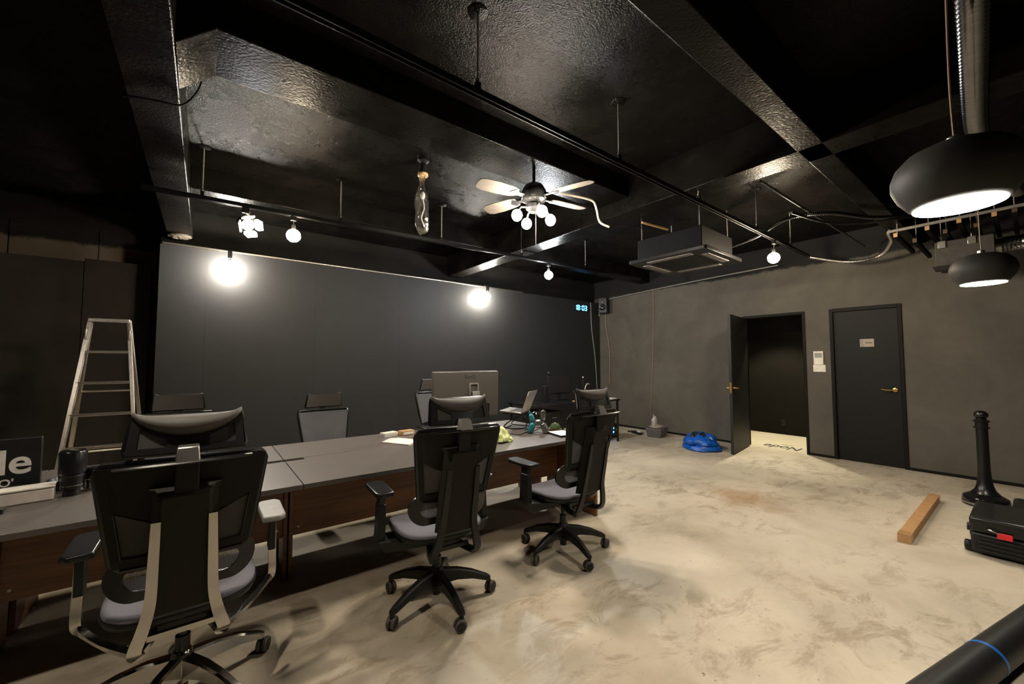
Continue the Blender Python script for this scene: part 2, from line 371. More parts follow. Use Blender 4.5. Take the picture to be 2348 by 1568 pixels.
def rrect(w, h, r, n=4, cx=0, cy=0):
    pts = []
    for (sx, sy, a0) in ((1, 1, 0), (-1, 1, 90), (-1, -1, 180), (1, -1, 270)):
        for i in range(n + 1):
            a = R(a0 + 90 * i / n); pts.append((cx + sx * (w / 2 - r) + r * math.cos(a), cy + sy * (h / 2 - r) + r * math.sin(a)))
    return pts
def smooth_path(pts, n=6):
    P = [Vector(p) for p in pts]; out = []
    for i in range(len(P) - 1):
        p0 = P[max(i - 1, 0)]; p1 = P[i]; p2 = P[i + 1]; p3 = P[min(i + 2, len(P) - 1)]
        for k in range(n):
            t = k / n
            out.append(0.5 * ((2 * p1) + (p2 - p0) * t + (2 * p0 - 5 * p1 + 4 * p2 - p3) * t * t + (-p0 + 3 * p1 - 3 * p2 + p3) * t ** 3))
    out.append(P[-1]); return out
def text_obj(name, body, size, mat, parent, M, extrude=0.002, offset=0.0, align='CENTER'):
    cu = bpy.data.curves.new(name, 'FONT'); cu.body = body; cu.size = size; cu.extrude = extrude; cu.offset = offset
    cu.align_x = align; cu.align_y = 'CENTER'; cu.resolution_u = 8
    t = bpy.data.objects.new(name + '_tmp', cu); COL.objects.link(t)
    bpy.context.view_layer.update()
    me = bpy.data.meshes.new_from_object(t.evaluated_get(bpy.context.evaluated_depsgraph_get()))
    bpy.data.objects.remove(t); me.name = name
    me.transform(M); me.materials.clear(); me.materials.append(mat)
    o = bpy.data.objects.new(name, me); COL.objects.link(o); o.parent = parent
    return o
def axes(origin, x, y):
    x = Vector(x).normalized(); y = Vector(y).normalized(); z = x.cross(y)
    return Matrix(((x.x, y.x, z.x, origin[0]), (x.y, y.y, z.y, origin[1]), (x.z, y.z, z.z, origin[2]), (0, 0, 0, 1)))

# ================================================================== SETTING
XW, YW, ZS = 7.25, 6.25, 3.25
struct(MB().box(-5, -4, -0.1, XW, 7.2, 0).build('floor', M_FLOOR))
ceil = struct(MB().box(-5, -4, ZS, XW + 0.2, 7.2, ZS + 0.2).build('ceiling', M_CEIL))
# beams (parts of the ceiling)
MB().box(-0.40, -4, 2.90, -0.16, 6.2, ZS + .01).build('beam', M_BEAM, ceil, 0.008)
hb = MB().box(0.0, 2.42, 3.05, 3.34, 2.84, ZS + .01)
hb.hexa([(-0.16, 2.42, 2.90), (0.0, 2.42, 3.05), (0.0, 2.84, 3.05), (-0.16, 2.84, 2.90)], [(-0.16, 2.42, ZS + .01), (0.0, 2.42, ZS + .01), (0.0, 2.84, ZS + .01), (-0.16, 2.84, ZS + .01)])
hb.build('beam', M_BEAM, ceil, 0.006)
MB().box(3.34, -4, 2.90, 3.60, 6.2, ZS + .01).build('beam', M_BEAM, ceil, 0.008)
MB().box(-0.16, 0.82, 2.90, XW, 0.98, ZS + .01).build('beam', M_BEAM, ceil, 0.008)
MB().box(-0.16, 4.77, 3.03, 3.34, 4.97, ZS + .01).build('beam', M_BEAM, ceil, 0.006)
MB().box(3.60, 4.77, 3.03, XW, 4.97, ZS + .01).build('beam', M_BEAM, ceil, 0.006)
fm = MB().sphere((0, 0, 0), 1, 24, 12); fm.v = [(-.28 + x * .11 * (1 + .5 * noise.noise(Vector((x, y, z)) * 4)), 6.12 + y * .10, 2.885 + z * .035 * (1 + .9 * noise.noise(Vector((z, x, y)) * 7))) for x, y, z in fm.v]
fm.build('foam_patch', simple('spray_foam', (.055, .042, .028), .8, var=.4, scale=30, bump=.8, bscale=60), ceil, angle=70)
# walls
struct(MB().box(-0.45, YW, 0, XW, YW + 0.15, ZS).build('wall_back', M_WALLB))
wl = struct(MB().box(-5, 6.75, 0, -0.45, 6.9, ZS).build('wall_left', M_WALLL))
for sx in (-1.72, -1.03):
    MB().box(sx - .008, 6.735, 2.4, sx + .008, 6.76, 2.95).build('joint_strip', M_WALLL, wl)
struct(MB().box(-5.15, -4, 0, -5, 7.2, ZS).build('wall_side', M_DARK))
struct(MB().box(-5, -4.15, 0, XW, -4, ZS).build('wall_rear', M_DARK))
# right wall with two doorways  (door 1: y 2.10..3.00, door 2: y 1.03..1.80)
wr = MB()
wr.box(XW, -4, 0, XW + .12, 1.03, ZS).box(XW, 1.80, 0, XW + .12, 2.10, ZS).box(XW, 3.00, 0, XW + .12, 7.2, ZS)
wr.box(XW, 1.03, 2.16, XW + .12, 1.80, ZS).box(XW, 2.10, 2.16, XW + .12, 3.00, ZS)
wr = struct(wr.build('wall_right', M_WALLR))
for (a, b) in ((-4, 1.03), (1.80, 2.10), (3.0, 6.2)):
    struct(MB().box(XW - .012, a, 0, XW - .0005, b, .035).build('baseboard_right', M_TRIM))
# partition of two boards at the left
pt = thing('partition', 'dark brown board partition standing behind the stepladder', 'partition', (0, 6.5, 0))
MB().box(-3.2, 0, 0, -1.115, .05, 2.53).build('board', M_PART, pt, .003)
MB().box(-1.11, -.01, 0, -0.55, .04, 2.56).build('board', M_PART, pt, .003)
# charcoal feature wall panels
pw = bpy.data.objects.new('wall_panelled', None); COL.objects.link(pw); pw.location = (0, 6.1, 0); struct(pw)
xs = [-.45, -.012, 1.21, 2.43, 3.65, 4.87, 6.09, 7.249]
for a, b in zip(xs, xs[1:]):
    MB().box(a + .0005, 0, 0, b - .0005, .1, 2.76).build('panel', M_PANEL, pw, .0006)
MB().box(-.449, .02, 0, 7.249, .148, 2.757).build('backing', M_TRIM, pw)
struct(MB().box(-.43, 6.075, 2.762, 4.95, 6.12, 2.782).build('trim_1', M_ALU, None, .003))
# doors
def lever(parent, M, flip=1):
    h = MB().lathe([(.026, 0), (.026, .008), (.012, .012), (.011, .05)], 16, M).tube([M @ Vector(p) for p in ((0, 0, .045), (.02 * flip, 0, .052), (.07 * flip, -.004, .052), (.13 * flip, .004, .046))], [.010, .011, .009, .008], 10)
    return h.build('handle', M_BRASS, parent)
d2 = bpy.data.objects.new('door_2', None); COL.objects.link(d2); struct(d2); d2.location = (XW, 1.415, 0)
fr = MB(); W = .385
fr.box(-.015, -W - .0, 0, .10, -W + .04, 2.16).box(-.015, W - .04, 0, .10, W, 2.16).box(-.015, -W + .04, 2.115, .10, W - .04, 2.16)
fr.build('frame', M_TRIM, d2, .003)
leaf2 = MB().box(.02, -W + .041, .006, .06, W - .041, 2.114).build('leaf', M_DOOR, d2, .002)
lever(leaf2, axes((.02, -.285, 1.02), (0, 1, 0), (0, 0, 1)) @ Matrix.Rotation(math.pi, 4, 'Y'), -1)
sg = MB().box(.014, -.095, 1.60, .02, .055, 1.71).build('sign_plate', simple('sign_pale', (.32, .26, .20), .5), leaf2, .001)
MB().box(.0125, .018, 1.605, .0138, .053, 1.705).build('sign_square', M_GREY, leaf2)
MB().box(.0125, -.075, 1.650, .0138, .0, 1.662).build('sign_line', M_TEXTD, leaf2)
d1 = bpy.data.objects.new('door_1', None); COL.objects.link(d1); struct(d1); d1.location = (XW, 2.55, 0)
fr = MB(); W = .45
fr.box(-.015, -W, 0, .13, -W + .035, 2.16).box(-.015, W - .035, 0, .13, W, 2.16).box(-.015, -W + .035, 2.125, .13, W - .035, 2.16)
fr.build('frame', M_TRIM, d1, .003)
lf = MB().box(-.93, -.02, .012, 0, .02, 2.12).build('leaf', M_DOORG, d1, .002)
lf.location = (-.02, .395, 0); lf.rotation_euler = (0, 0, R(9))
for sgn in (-1, 1):
    M = axes((-.875, sgn * .02, 1.0), (1, 0, 0), (0, 0, 1)) if sgn < 0 else axes((-.875, .02, 1.0), (-1, 0, 0), (0, 0, 1))
    lever(lf, M, 1 if sgn < 0 else -1)
MB().box(-.934, -.012, .92, -.9305, .012, 1.08).build('latch_plate', M_BRASS, lf)
# hall beyond the open door
hall = struct(MB().box(XW, 1.0, -.1, 9.1, 5.2, -0.0005).build('floor_hall', M_HFLOOR))
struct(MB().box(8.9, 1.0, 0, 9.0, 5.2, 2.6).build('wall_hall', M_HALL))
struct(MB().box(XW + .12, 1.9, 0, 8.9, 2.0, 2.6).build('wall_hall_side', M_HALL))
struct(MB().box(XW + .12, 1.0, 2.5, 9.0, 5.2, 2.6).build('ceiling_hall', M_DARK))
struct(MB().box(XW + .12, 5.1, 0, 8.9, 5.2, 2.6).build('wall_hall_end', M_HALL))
Mt = axes((7.55, 2.57, 0.0005), (0, 1, 0), (-1, 0, 0))
mat_t = thing('floor_lettering', 'black word printed upside down on the pale hall floor', 'floor sign', (0, 0, 0))
text_obj('lettering', 'Node', 0.235, M_TEXTD, mat_t, Mt @ Matrix.Diagonal((1, 1.6, 1, 1)), .0004, .003)
text_obj('subtitle', 'VIDEO', 0.06, M_TEXTD, mat_t, axes((7.80, 2.57, .0005), (0, 1, 0), (-1, 0, 0)), .0004, 0)
ol = thing('wall_outlet', 'black socket plate low on the hall wall', 'outlet', (8.9, 2.985, .22)); ol.rotation_euler = (0, 0, 0)
MB().box(-.012, -.035, -.06, 0, .035, .06).build('plate', M_BLACK, ol, .003); MB().lathe([(.022, 0), (.022, .003)], 16, axes((-.0121, 0, 0), (0, 1, 0), (0, 0, 1)) @ Matrix.Rotation(math.pi, 4, 'X')).build('socket', M_SATIN, ol)
hl = thing('hall_ceiling_lamp', 'round downlight in the hall ceiling behind the open door', 'lamp', (8.05, 2.95, 2.5))
MB().lathe([(.09, -.02), (.09, 0)], 24).build('body', M_WHITE, hl); MB().lathe([(.07, -.026), (.07, -.021)], 24).build('diffuser', emis('hall_diffuser', PEND, 40), hl)
spot('hall_lamp_light', (8.05, 2.95, 2.46), (8.05, 2.95, 0), 190, 100, .4, (1, .90, .66), .06)

# ================================================================== DESKS
def desk(label, x0, x1, y0, y1, back=False, ends=(True, True), flap=False):
    cx, cy = (x0 + x1) / 2, (y0 + y1) / 2
    t = thing('desk', label, 'desk', (cx, cy, 0), 0, 'grey topped desks pushed together')
    hx, hy = (x1 - x0) / 2, (y1 - y0) / 2
    MB().box(-hx + .001, -hy, .682, hx - .001, hy, .71).build('tabletop', M_DESK, t, .0025)
    ys = (2.93 - cy, hy - .02) if not back else (-hy + .02, hy - .2)
    for k, s in enumerate((-1, 1)):
        a = -hx + .004 if s < 0 else hx - .026
        ya, yb = ys
        if not back and ends[k] == 'full': ya = -hy - .03
        p = MB().box(a, ya, .006, a + .022, yb, .682).build('side_panel', M_WOOD, t, .001)
        for yy in (ya + .04, yb - .04): MB().lathe([(.012, 0), (.012, .006)], 10, Matrix.Translation((a + .011, yy, 0))).build('glide', M_BLACK, p)
    py = (2.95 - cy) if not back else .05
    p = MB().box(-hx + .0265, py, .27, hx - .0265, py + .018, .6815).build('modesty_panel', M_WOOD, t, .001)
    for sx in (-hx + .06, hx - .06): MB().lathe([(.007, 0), (.007, .002)], 10, axes((sx, py - .0005, .32), (1, 0, 0), (0, 0, 1))).build('bolt', M_STEEL, p)
    if flap:
        MB().box(-hx + .12, hy + .002, .700, hx - .12, hy + .066, .7085).build('cable_flap', M_DESK, t, .001)
        MB().box(-hx + .001, hy + .001, .66, hx - .001, hy + .067, .6985).build('cable_tray', M_BLACK, t)
    return t
Y0, Y1, Y2, Y3 = 2.48, 3.12, 3.19, 3.78
desk('front desk at the far left holding the lenses and white box', -1.96, -.75, Y0, Y1, flap=True)
desk('front desk behind the chrome chair, next to the lens desk', -.748, .455, Y0, Y1, flap=True)
desk('front desk behind the first black chair, holding the papers', .457, 1.655, Y0, Y1, flap=True)
desk('front desk at the right end, with the full side panel and balloon figurine', 1.657, 2.86, Y0, Y1, ends=(True, 'full'), flap=True)
desk('rear desk row unit at the far left below the black sign board', -1.96, -.75, Y2, Y3, True)
desk('rear desk row unit in front of the far left dark chair', -.748, .455, Y2, Y3, True)
desk('rear desk row unit in front of the middle grey chair', .457, 1.655, Y2, Y3, True)
desk('rear desk row unit under the big monitor', 1.657, 2.86, Y2, Y3, True)

# ================================================================== OFFICE CHAIRS
def star_base(t, mat, rot, wheel=M_BLACK, r=.315):
    b = MB().lathe([(.030, .075), (.042, .085), (.046, .13), (.040, .185), (.030, .20)], 20).build('base_hub', mat, t)
    MB().lathe([(.022, .045), (.024, .05), (.024, .075)], 16).build('column_foot', M_SATIN, b)
    for k in range(5):
        a = R(rot + 72 * k); u = Vector((math.cos(a), math.sin(a), 0)); n = Vector((-u.y, u.x, 0)); Z = Vector((0, 0, 1))
        secs = [(.03, .026, .185, .105), (.12, .023, .175, .115), (.21, .020, .150, .105), (.30, .017, .110, .078), (.318, .014, .098, .075)]
        m = MB(); vs = []; fs = []
        for (d, hw, zt, zb) in secs:
            c = u * d
            vs += [c - n * hw + Z * zb, c + n * hw + Z * zb, c + n * hw * .95 + Z * (zt - .008), c + n * hw * .6 + Z * zt, c - n * hw * .6 + Z * zt, c - n * hw * .95 + Z * (zt - .008)]
        for i in range(len(secs) - 1):
            for j in range(6): fs.append((i * 6 + j, i * 6 + (j + 1) % 6, (i + 1) * 6 + (j + 1) % 6, (i + 1) * 6 + j))
        fs += [[5, 4, 3, 2, 1, 0], [24 + j for j in range(6)]]
        m.add(vs, fs); lg = m.build('base_leg', mat, t)
        # twin wheel caster
        ca = a + R(40 + 55 * k); cu = Vector((math.cos(ca), math.sin(ca), 0)); cn = Vector((-cu.y, cu.x, 0)); c = u * r + cu * .012
        cf = MB().tube([u * r + Z * .095, u * r + Z * .06], .008, 8); cf.tube([c + Z * .033 - cn * .006, c + Z * .033 + cn * .006], .0285, 16)
        cs = cf.build('caster', wheel, t)
        for s in (-1, 1):
            MB().lathe([(.024, -.002), (.031, 0), (.0325, .004), (.0325, .012), (.029, .0165)], 20, axes(c + Z * .0325 + cn * (s * .006), cu, Z * (-s))).build('wheel', M_RUBBER, cs)
            MB().lathe([(.024, 0), (.020, .003)], 16, axes(c + Z * .0325 + cn * (s * .0224), cu, Z * (-s))).build('wheel_cap', wheel, cs)

def make_chair(label, loc, rz, chrome=False, dz=0.0, star=10, front=False):
    t = thing('office_chair', label, 'chair', loc, rz, 'mesh office chairs around the desks')
    MET = M_CHROME if chrome else M_BLACK
    FR = M_BLACK
    star_base(t, MET, star)
    Zo = dz
    def P(x, y, z): return (x, y, z + Zo)
    MB().lathe([(.0255, .195), (.0255, .26), (.016, .262), (.016, .37 + Zo)], 16).build('gas_lift', M_SATIN, t)
    mech = MB().box(-.085, -.14, .355 + Zo, .085, .14, .405 + Zo).build('mechanism', M_BLACK, t, .012)
    MB().tube([P(.08, .05, .375), P(.20, .06, .38), P(.26, .06, .385)], .006, 8).build('height_lever', M_SATIN, mech)
    # seat
    def se(s, k=48, a=.245, b=.235, cy=.035, ex=3.2):
        out = []
        for i in range(k):
            th = 2 * math.pi * i / k; c, sn = math.cos(th), math.sin(th)
            out.append((s * a * math.copysign(abs(c) ** (2 / ex), c), cy + s * b * math.copysign(abs(sn) ** (2 / ex), sn)))
        return out
    def rings(prof, k=48):
        m = MB(); vs = []; fs = []
        for (s, z, w_) in prof:
            for (x, y) in se(s, k):
                fw = max(0, (y - .12)) ; vs.append(P(x, y, z - w_ * fw * fw * 1.6 + (.16 * x * x if w_ else 0)))
        n = len(prof)
        for i in range(n - 1):
            for j in range(k): fs.append((i * k + j, i * k + (j + 1) % k, (i + 1) * k + (j + 1) % k, (i + 1) * k + j))
        fs += [list(range(k)), [(n - 1) * k + j for j in range(k)]]
        return m.add(vs, fs)
    rings([(.05, .448, 1), (.4, .450, 1), (.75, .456, 1), (.92, .462, 1), (.98, .460, 1), (1.0, .452, 1), (1.0, .444, 1)]).build('seat_pad', M_SEAT, t, angle=60)
    rings([(1.01, .443, 1), (1.02, .432, 1), (.99, .415, 1), (.8, .402, 1), (.4, .40, 1)]).build('seat_frame', FR, t, angle=60)
    # back geometry
    def yb(x, z): return -.205 - .22 * max(0, z - .52) + .40 * x * x
    def Yb(x, z): return yb(x, z - Zo)
    def wz(z): return .195 + (.242 - .195) * (z - .67) / .36
    def Q(pts): return [(f * wz(z), z + Zo) for f, z in pts]
    qs = []; wins = []
    for s in (-1, 1):
        qs += [Q([(s * .87, .87), (s, .875), (s, 1.03), (s * .87, 1.03)]), Q([(s * .42, .82), (s * .87, .87), (s * .87, 1.03), (s * .42, 1.03)]),
               Q([(s * .87, .70), (s, .70), (s, .875), (s * .87, .87)])]
        wins.append(Q([(s * .42, .70), (s * .87, .70), (s * .87, .87), (s * .42, .82)]))
    qs += [Q([(-.42, .82), (.42, .82), (.42, 1.03), (-.42, 1.03)]), Q([(-.42, .70), (.42, .70), (.42, .82), (-.42, .82)]), Q([(-1, .67), (1, .67), (1, .70), (-1, .70)])]
    bk = MB().plate(qs, lambda x, z: Yb(x, z) - .012, .008).build('backrest', M_BACKF, t)
    rim = [(-wz(.66) * .9, .66), (wz(.66) * .9, .66), (wz(.70), .69), (wz(1.0), 1.005), (wz(1.03) * .92, 1.035), (-wz(1.03) * .92, 1.035), (-wz(1.0), 1.005), (-wz(.70), .69)]
    rp = []
    for i in range(len(rim)):
        a = rim[i]; b = rim[(i + 1) % len(rim)]
        for k in range(5):
            x = a[0] + (b[0] - a[0]) * k / 5; z = a[1] + (b[1] - a[1]) * k / 5; rp.append((x, yb(x, z) - .004, z + Zo))
    MB().tube(rp, .0125, 8, closed=True, flat=(1.1, 1)).build('back_frame', M_SATIN, bk)
    for s, wq in zip((-1, 1), wins):
        MB().plate([[(p[0], p[1]) for p in wq]], lambda x, z: Yb(x, z) - .010, .0008, 4, 4).build('mesh_window', M_NET if not chrome else M_NETD, bk)
        pts = [Vector((p[0], Yb(p[0], p[1]) - .019, p[1])) for p in wq]
        MB().tube(pts, .004, 6, closed=True).build('window_rim', M_SATIN, bk)
    MB().plate([Q([(-.97, .675), (.97, .675), (.97, 1.02), (-.97, 1.02)])], lambda x, z: Yb(x, z) + .012, .001, 10, 6).build('mesh_cover', M_NET, bk)
    # lumbar support: a rounded band with a netting field
    def yl(x, z): return -.215 + 1.25 * x * x - .1 * (z - Zo - .6)
    def lum(wd, h, r): return rrect(wd, h, r, 8, 0, .605 + Zo)
    o_, i_ = lum(.455, .165, .08), lum(.345, .085, .042)
    m = MB(); n = len(o_); vs = []
    for off in (0, -.014):
        vs += [(x, yl(x, z) + off, z) for x, z in o_] + [(x, yl(x, z) + off, z) for x, z in i_]
    fs = []
    for i in range(n):
        j = (i + 1) % n
        fs += [(j, i, n + i, n + j), (2 * n + i, 2 * n + j, 3 * n + j, 3 * n + i), (i, j, 2 * n + j, 2 * n + i), (n + j, n + i, 3 * n + i, 3 * n + j)]
    lb = m.add(vs, fs).build('lumbar_support', M_SATIN, t)
    MB().plate([[(-.172, .563 + Zo), (.172, .563 + Zo), (.172, .647 + Zo), (-.172, .647 + Zo)]], lambda x, z: yl(x, z) - .006, .0008, 10, 2).build('lumbar_mesh', M_NETD if chrome else M_NET, lb)
    # spine: box section behind the back with two struts
    m = MB(); vs = []
    for z, hw, dep in ((.49, .080, .055), (.70, .074, .060), (.92, .066, .060), (.945, .085, .020)):
        y = yb(0, z) - .02
        vs += [P(-hw - .028, y, z), P(hw + .028, y, z), P(hw, y - dep, z), P(-hw, y - dep, z)]
    fs = [(3, 2, 1, 0), (12, 13, 14, 15)] + [(i * 4 + j, i * 4 + (j + 1) % 4, (i + 1) * 4 + (j + 1) % 4, (i + 1) * 4 + j) for i in range(3) for j in range(4)]
    spn = m.add(vs, fs).build('spine_cover', M_SPINE, t, .004)
    for s in (-1, 1):
        pth = smooth_path([P(s * .078, yb(0, .84) - .080, .84), P(s * .082, yb(0, .70) - .084, .70), P(s * .088, yb(0, .56) - .082, .55), P(s * .105, -.285, .46), P(s * .125, -.265, .385), P(s * .118, -.235, .352)], 5)
        MB().tube(pth, [.016 + .008 * min(1, i / 18) for i in range(len(pth))], 4, flat=(.55, 1.15), up=(0, 1, 0)).build('spine_strut', MET, spn)
        MB().tube(smooth_path([P(s * .118, -.240, .356), P(s * .10, -.16, .352), P(s * .07, -.08, .365)], 4), .022, 8, flat=(.8, 1)).build('tilt_arm', MET, spn)
    MB().tube([P(-.10, -.2, .385), P(.10, -.2, .385)], .014, 4).build('cross_bar', MET, spn)
    # headrest
    def yh(x, z): zz = z - Zo; return -.325 + .30 * (zz - 1.07) + .65 * x * x
    def hw(z): return .168 - .09 * (z - 1.07)
    def H(pts): return [(f * hw(z), z + Zo) for f, z in pts]
    qs = []; wn = []
    for s in (-1, 1):
        qs += [H([(s * .84, 1.065), (s, 1.065), (s, 1.19), (s * .84, 1.19)]), H([(s * .36, 1.065), (s * .84, 1.065), (s * .84, 1.085), (s * .36, 1.085)]), H([(s * .36, 1.115), (s * .84, 1.15), (s * .84, 1.19), (s * .36, 1.19)])]
        wn.append(H([(s * .36, 1.085), (s * .84, 1.085), (s * .84, 1.15), (s * .36, 1.115)]))
    qs += [H([(-.36, 1.065), (.36, 1.065), (.36, 1.19), (-.36, 1.19)])]
    hd = MB().plate(qs, lambda x, z: yh(x, z) - .008, .010, 4, 2).build('headrest', M_BLACK, t)
    MB().plate([H([(-1, 1.068), (1, 1.068), (1, 1.192), (-1, 1.192)])], lambda x, z: yh(x, z) + .010, .004, 12, 4).build('headrest_cushion', M_HEADF, hd)
    for q in wn: MB().plate([q], lambda x, z: yh(x, z) - .011, .0008, 2, 2).build('headrest_mesh', M_NETD, hd)
    rp = []
    hr = [(-.99, 1.062), (.99, 1.062), (1.03, 1.075), (1.0, 1.19), (-1.0, 1.19), (-1.03, 1.075)]
    for i in range(6):
        a = hr[i]; b = hr[(i + 1) % 6]
        for k in range(6):
            f = a[0] + (b[0] - a[0]) * k / 6; z = a[1] + (b[1] - a[1]) * k / 6; x = f * hw(z); rp.append((x, yh(x, z + Zo) - .004, z + Zo))
    MB().tube(rp, .008, 8, closed=True).build('headrest_frame', M_SATIN, hd)
    m = MB(); vs = []; nx, nz = 16, 6
    for i in range(nx + 1):
        f = -1 + 2 * i / nx; x = f * hw(1.19) * 1.0
        top = 1.192 + .014 * abs(f) ** 8; low = top - .012 - .058 * (1 - f * f)
        for j in range(nz + 1):
            u = j / nz; z = top + (low - top) * u
            bul = .030 * math.sin(math.pi * min(1, u * 1.0)) * (1 - f * f * .8)
            vs.append((x, yh(x, z + Zo) - .020 - bul + .006 * u, z + Zo))
    fs = [(i * (nz + 1) + j, (i + 1) * (nz + 1) + j, (i + 1) * (nz + 1) + j + 1, i * (nz + 1) + j + 1) for i in range(nx) for j in range(nz)]
    tr = m.add(vs, fs).build('headrest_roll', M_HEADF, hd, angle=80)
    so = tr.modifiers.new('solid', 'SOLIDIFY'); so.thickness = .006; so.offset = 0
    # headrest post, bracket and coat bar
    MB().box(-.034, yb(0, 1.0) - .052, .90 + Zo, .034, yb(0, 1.0) - .03, 1.045 + Zo).build('headrest_post', M_BLACK, t, .004)
    MB().hexa([P(-.036, -.395, 1.032), P(.036, -.395, 1.032), P(.036, -.335, 1.032), P(-.036, -.335, 1.032)], [P(-.030, -.372, 1.085), P(.030, -.372, 1.085), P(.030, -.345, 1.092), P(-.030, -.345, 1.092)]).build('headrest_bracket', M_GREY if not chrome else M_STEEL, hd, .004)
    cb = smooth_path([P(-.19, -.365, 1.032), P(-.12, -.375, 1.034), P(0, -.378, 1.034), P(.12, -.375, 1.034), P(.19, -.365, 1.034)], 4)
    MB().tube(cb, [.006 + .008 * math.sin(math.pi * (.15 + .7 * i / (len(cb) - 1))) for i in range(len(cb))], 8, flat=(.55, 1.3), up=(0, 0, 1)).build('coat_hanger', M_SATIN, t)
    # arm rests
    for s in (-1, 1):
        pad = MB().prism([(s * px, py) for px, py in ((.265, -.045), (.335, -.055), (.360, -.03), (.365, .19), (.345, .225), (.285, .225), (.262, .20))], .026, Matrix.Translation((0, 0, .655 + Zo))).build('armrest_pad', M_GREY if s > 0 and chrome else M_SATIN, t, .008, seg=3)  # chrome chair's right pad coloured grey to carry the light falling on it
        if chrome:
            pth = [P(s * .315, .055, .645), P(s * .318, .055, .50), P(s * .318, .045, .40), P(s * .300, .03, .372), P(s * .22, -.10, .358), P(s * .125, -.225, .355)]
            MB().tube(smooth_path(pth, 3), .019, 4, flat=(.75, 1.15), up=(0, 1, .3)).build('armrest_loop', MET, pad)
            MB().box(s * .315 - .014, .03, .50 + Zo, s * .315 + .014, .095, .65 + Zo).build('armrest_sleeve', M_BLACK, pad, .004)
        else:
            MB().box(s * .312 - .016, .02, .56 + Zo, s * .312 + .016, .085, .655 + Zo).build('armrest_sleeve', M_SATIN, pad, .004)
            MB().hexa([P(s * .318 - .02, .0, .40), P(s * .318 + .02, .0, .40), P(s * .318 + .02, .10, .40), P(s * .318 - .02, .10, .40)], [P(s * .312 - .02, .012, .60), P(s * .312 + .02, .012, .60), P(s * .312 + .02, .093, .60), P(s * .312 - .02, .093, .60)]).build('armrest_post', M_BLACK, pad, .006)
            MB().hexa([P(s * .07, -.06, .352), P(s * .30, -.01, .345), P(s * .30, .13, .345), P(s * .07, .12, .352)], [P(s * .07, -.06, .385), P(s * .338, -.02, .415), P(s * .338, .12, .415), P(s * .07, .12, .39)]).build('armrest_bracket', M_BLACK, pad, .006)
    return t
make_chair('high-back mesh office chair with polished chrome arms and base in the foreground', (-.035, 2.19, 0), 0, True, 0, 20)
make_chair('black mesh office chair standing between the chrome chair and the right desk end', (1.11, 2.165, 0), -5, False, 0, -15)
make_chair('black mesh office chair nearest the bare floor at the right desk end', (2.14, 2.165, 0), 0, False, 0, -29)
make_chair('dark office chair across the desks at the far left beside the stepladder', (-.16, 4.12, 0), 180, False, -.085, 0)
make_chair('grey mesh office chair alone across the desks before the charcoal wall', (1.0, 4.12, 0), 184, False, -.13, 20)
make_chair('grey mesh office chair mostly hidden behind the big monitor', (2.30, 4.30, 0), 184, False, -.02, 20)

# ================================================================== CEILING FITTINGS
def track(label, a, b, rods, zc=ZS, group='light tracks'):
    a = Vector(a); b = Vector(b); t = thing('light_track', label, 'light track', a, 0, group)
    d = b - a; L = d.length; u = d.normalized(); n = Vector((-u.y, u.x, 0))
    def pt(l, o, z): return u * l + n * o + Vector((0, 0, z))
    m = MB()
    for (o0, o1, z0, z1) in ((-.018, .018, .012, .02), (-.018, -.012, -.016, .012), (.012, .018, -.016, .012), (-.012, .012, .0, .004)):
        m.hexa([pt(0, o0, z0), pt(L, o0, z0), pt(L, o1, z0), pt(0, o1, z0)], [pt(0, o0, z1), pt(L, o0, z1), pt(L, o1, z1), pt(0, o1, z1)])
    m.build('rail', M_SATIN, t, .001)
    for l in rods:
        rd = MB().tube([pt(l, 0, .02), pt(l, 0, zc - a.z)], .006, 8).build('hanger_rod', M_GREY, t)
        MB().lathe([(.004, zc - a.z - .014), (.035, zc - a.z - .012), (.055, zc - a.z - .003), (.055, zc - a.z - .0005)], 16, Matrix.Translation(pt(l, 0, 0))).build('ceiling_rose', M_CEIL, rd)
        MB().box(-.014, -.014, .018, .014, .014, .06, Matrix.Translation(pt(l, 0, 0))).build('clamp', M_SATIN, rd, .003)
        MB().lathe([(.009, .06), (.011, .068), (.009, .078)], 10, Matrix.Translation(pt(l, 0, 0))).build('nut', M_STEEL, rd)
    return t
track('black light track hung over the desks towards the charcoal wall', (-.45, 4.333, 2.8), (5.85, 4.02, 2.8), (.39, 1.51, 2.63, 3.80, 5.0))
track('black light track running overhead from the top of the picture to the far wall', (-2.6, 1.70, 2.8), (6.35, 1.775, 2.8), (.9, 2.3, 3.70, 4.90, 6.03, 7.28, 8.3))
def bulb_pendant(label, top, c, r, mat, group='bare globe bulbs on the tracks'):
    t = thing('globe_bulb', label, 'bulb', top, 0, group); dx = Vector(c) - Vector(top)
    MB().box(-.025, -.018, -.045, .025, .018, -.001).build('adapter', M_SATIN, t, .004)
    MB().tube([(0, 0, -.045), (dx.x, dx.y, dx.z + r * .9)], .005, 8).build('stem', M_STEEL, t)
    MB().lathe([(.018, r * .85), (.020, r * .95), (.018, r * .85 + .05), (.008, r * .85 + .06)], 16, Matrix.Translation(dx)).build('socket', M_SATIN, t)
    MB().sphere(dx, r, 20, 14).build('bulb', mat, t)
    return t
bulb_pendant('warm globe bulb beside the barn door spotlight on the near end of the track', (.636, 4.279, 2.784), (.641, 4.285, 2.60), .062, M_BULBW)
bulb_pendant('cool globe bulb on the track right of the ceiling fan', (3.815, 4.121, 2.784), (3.819, 4.123, 2.615), .060, M_BULBC)
bulb_pendant('warm globe bulb on the track near the air conditioner', (5.155, 1.765, 2.784), (5.162, 1.774, 2.585), .062, emis('bulb_warm_strong', (1.0, 0.82, 0.58), 380))
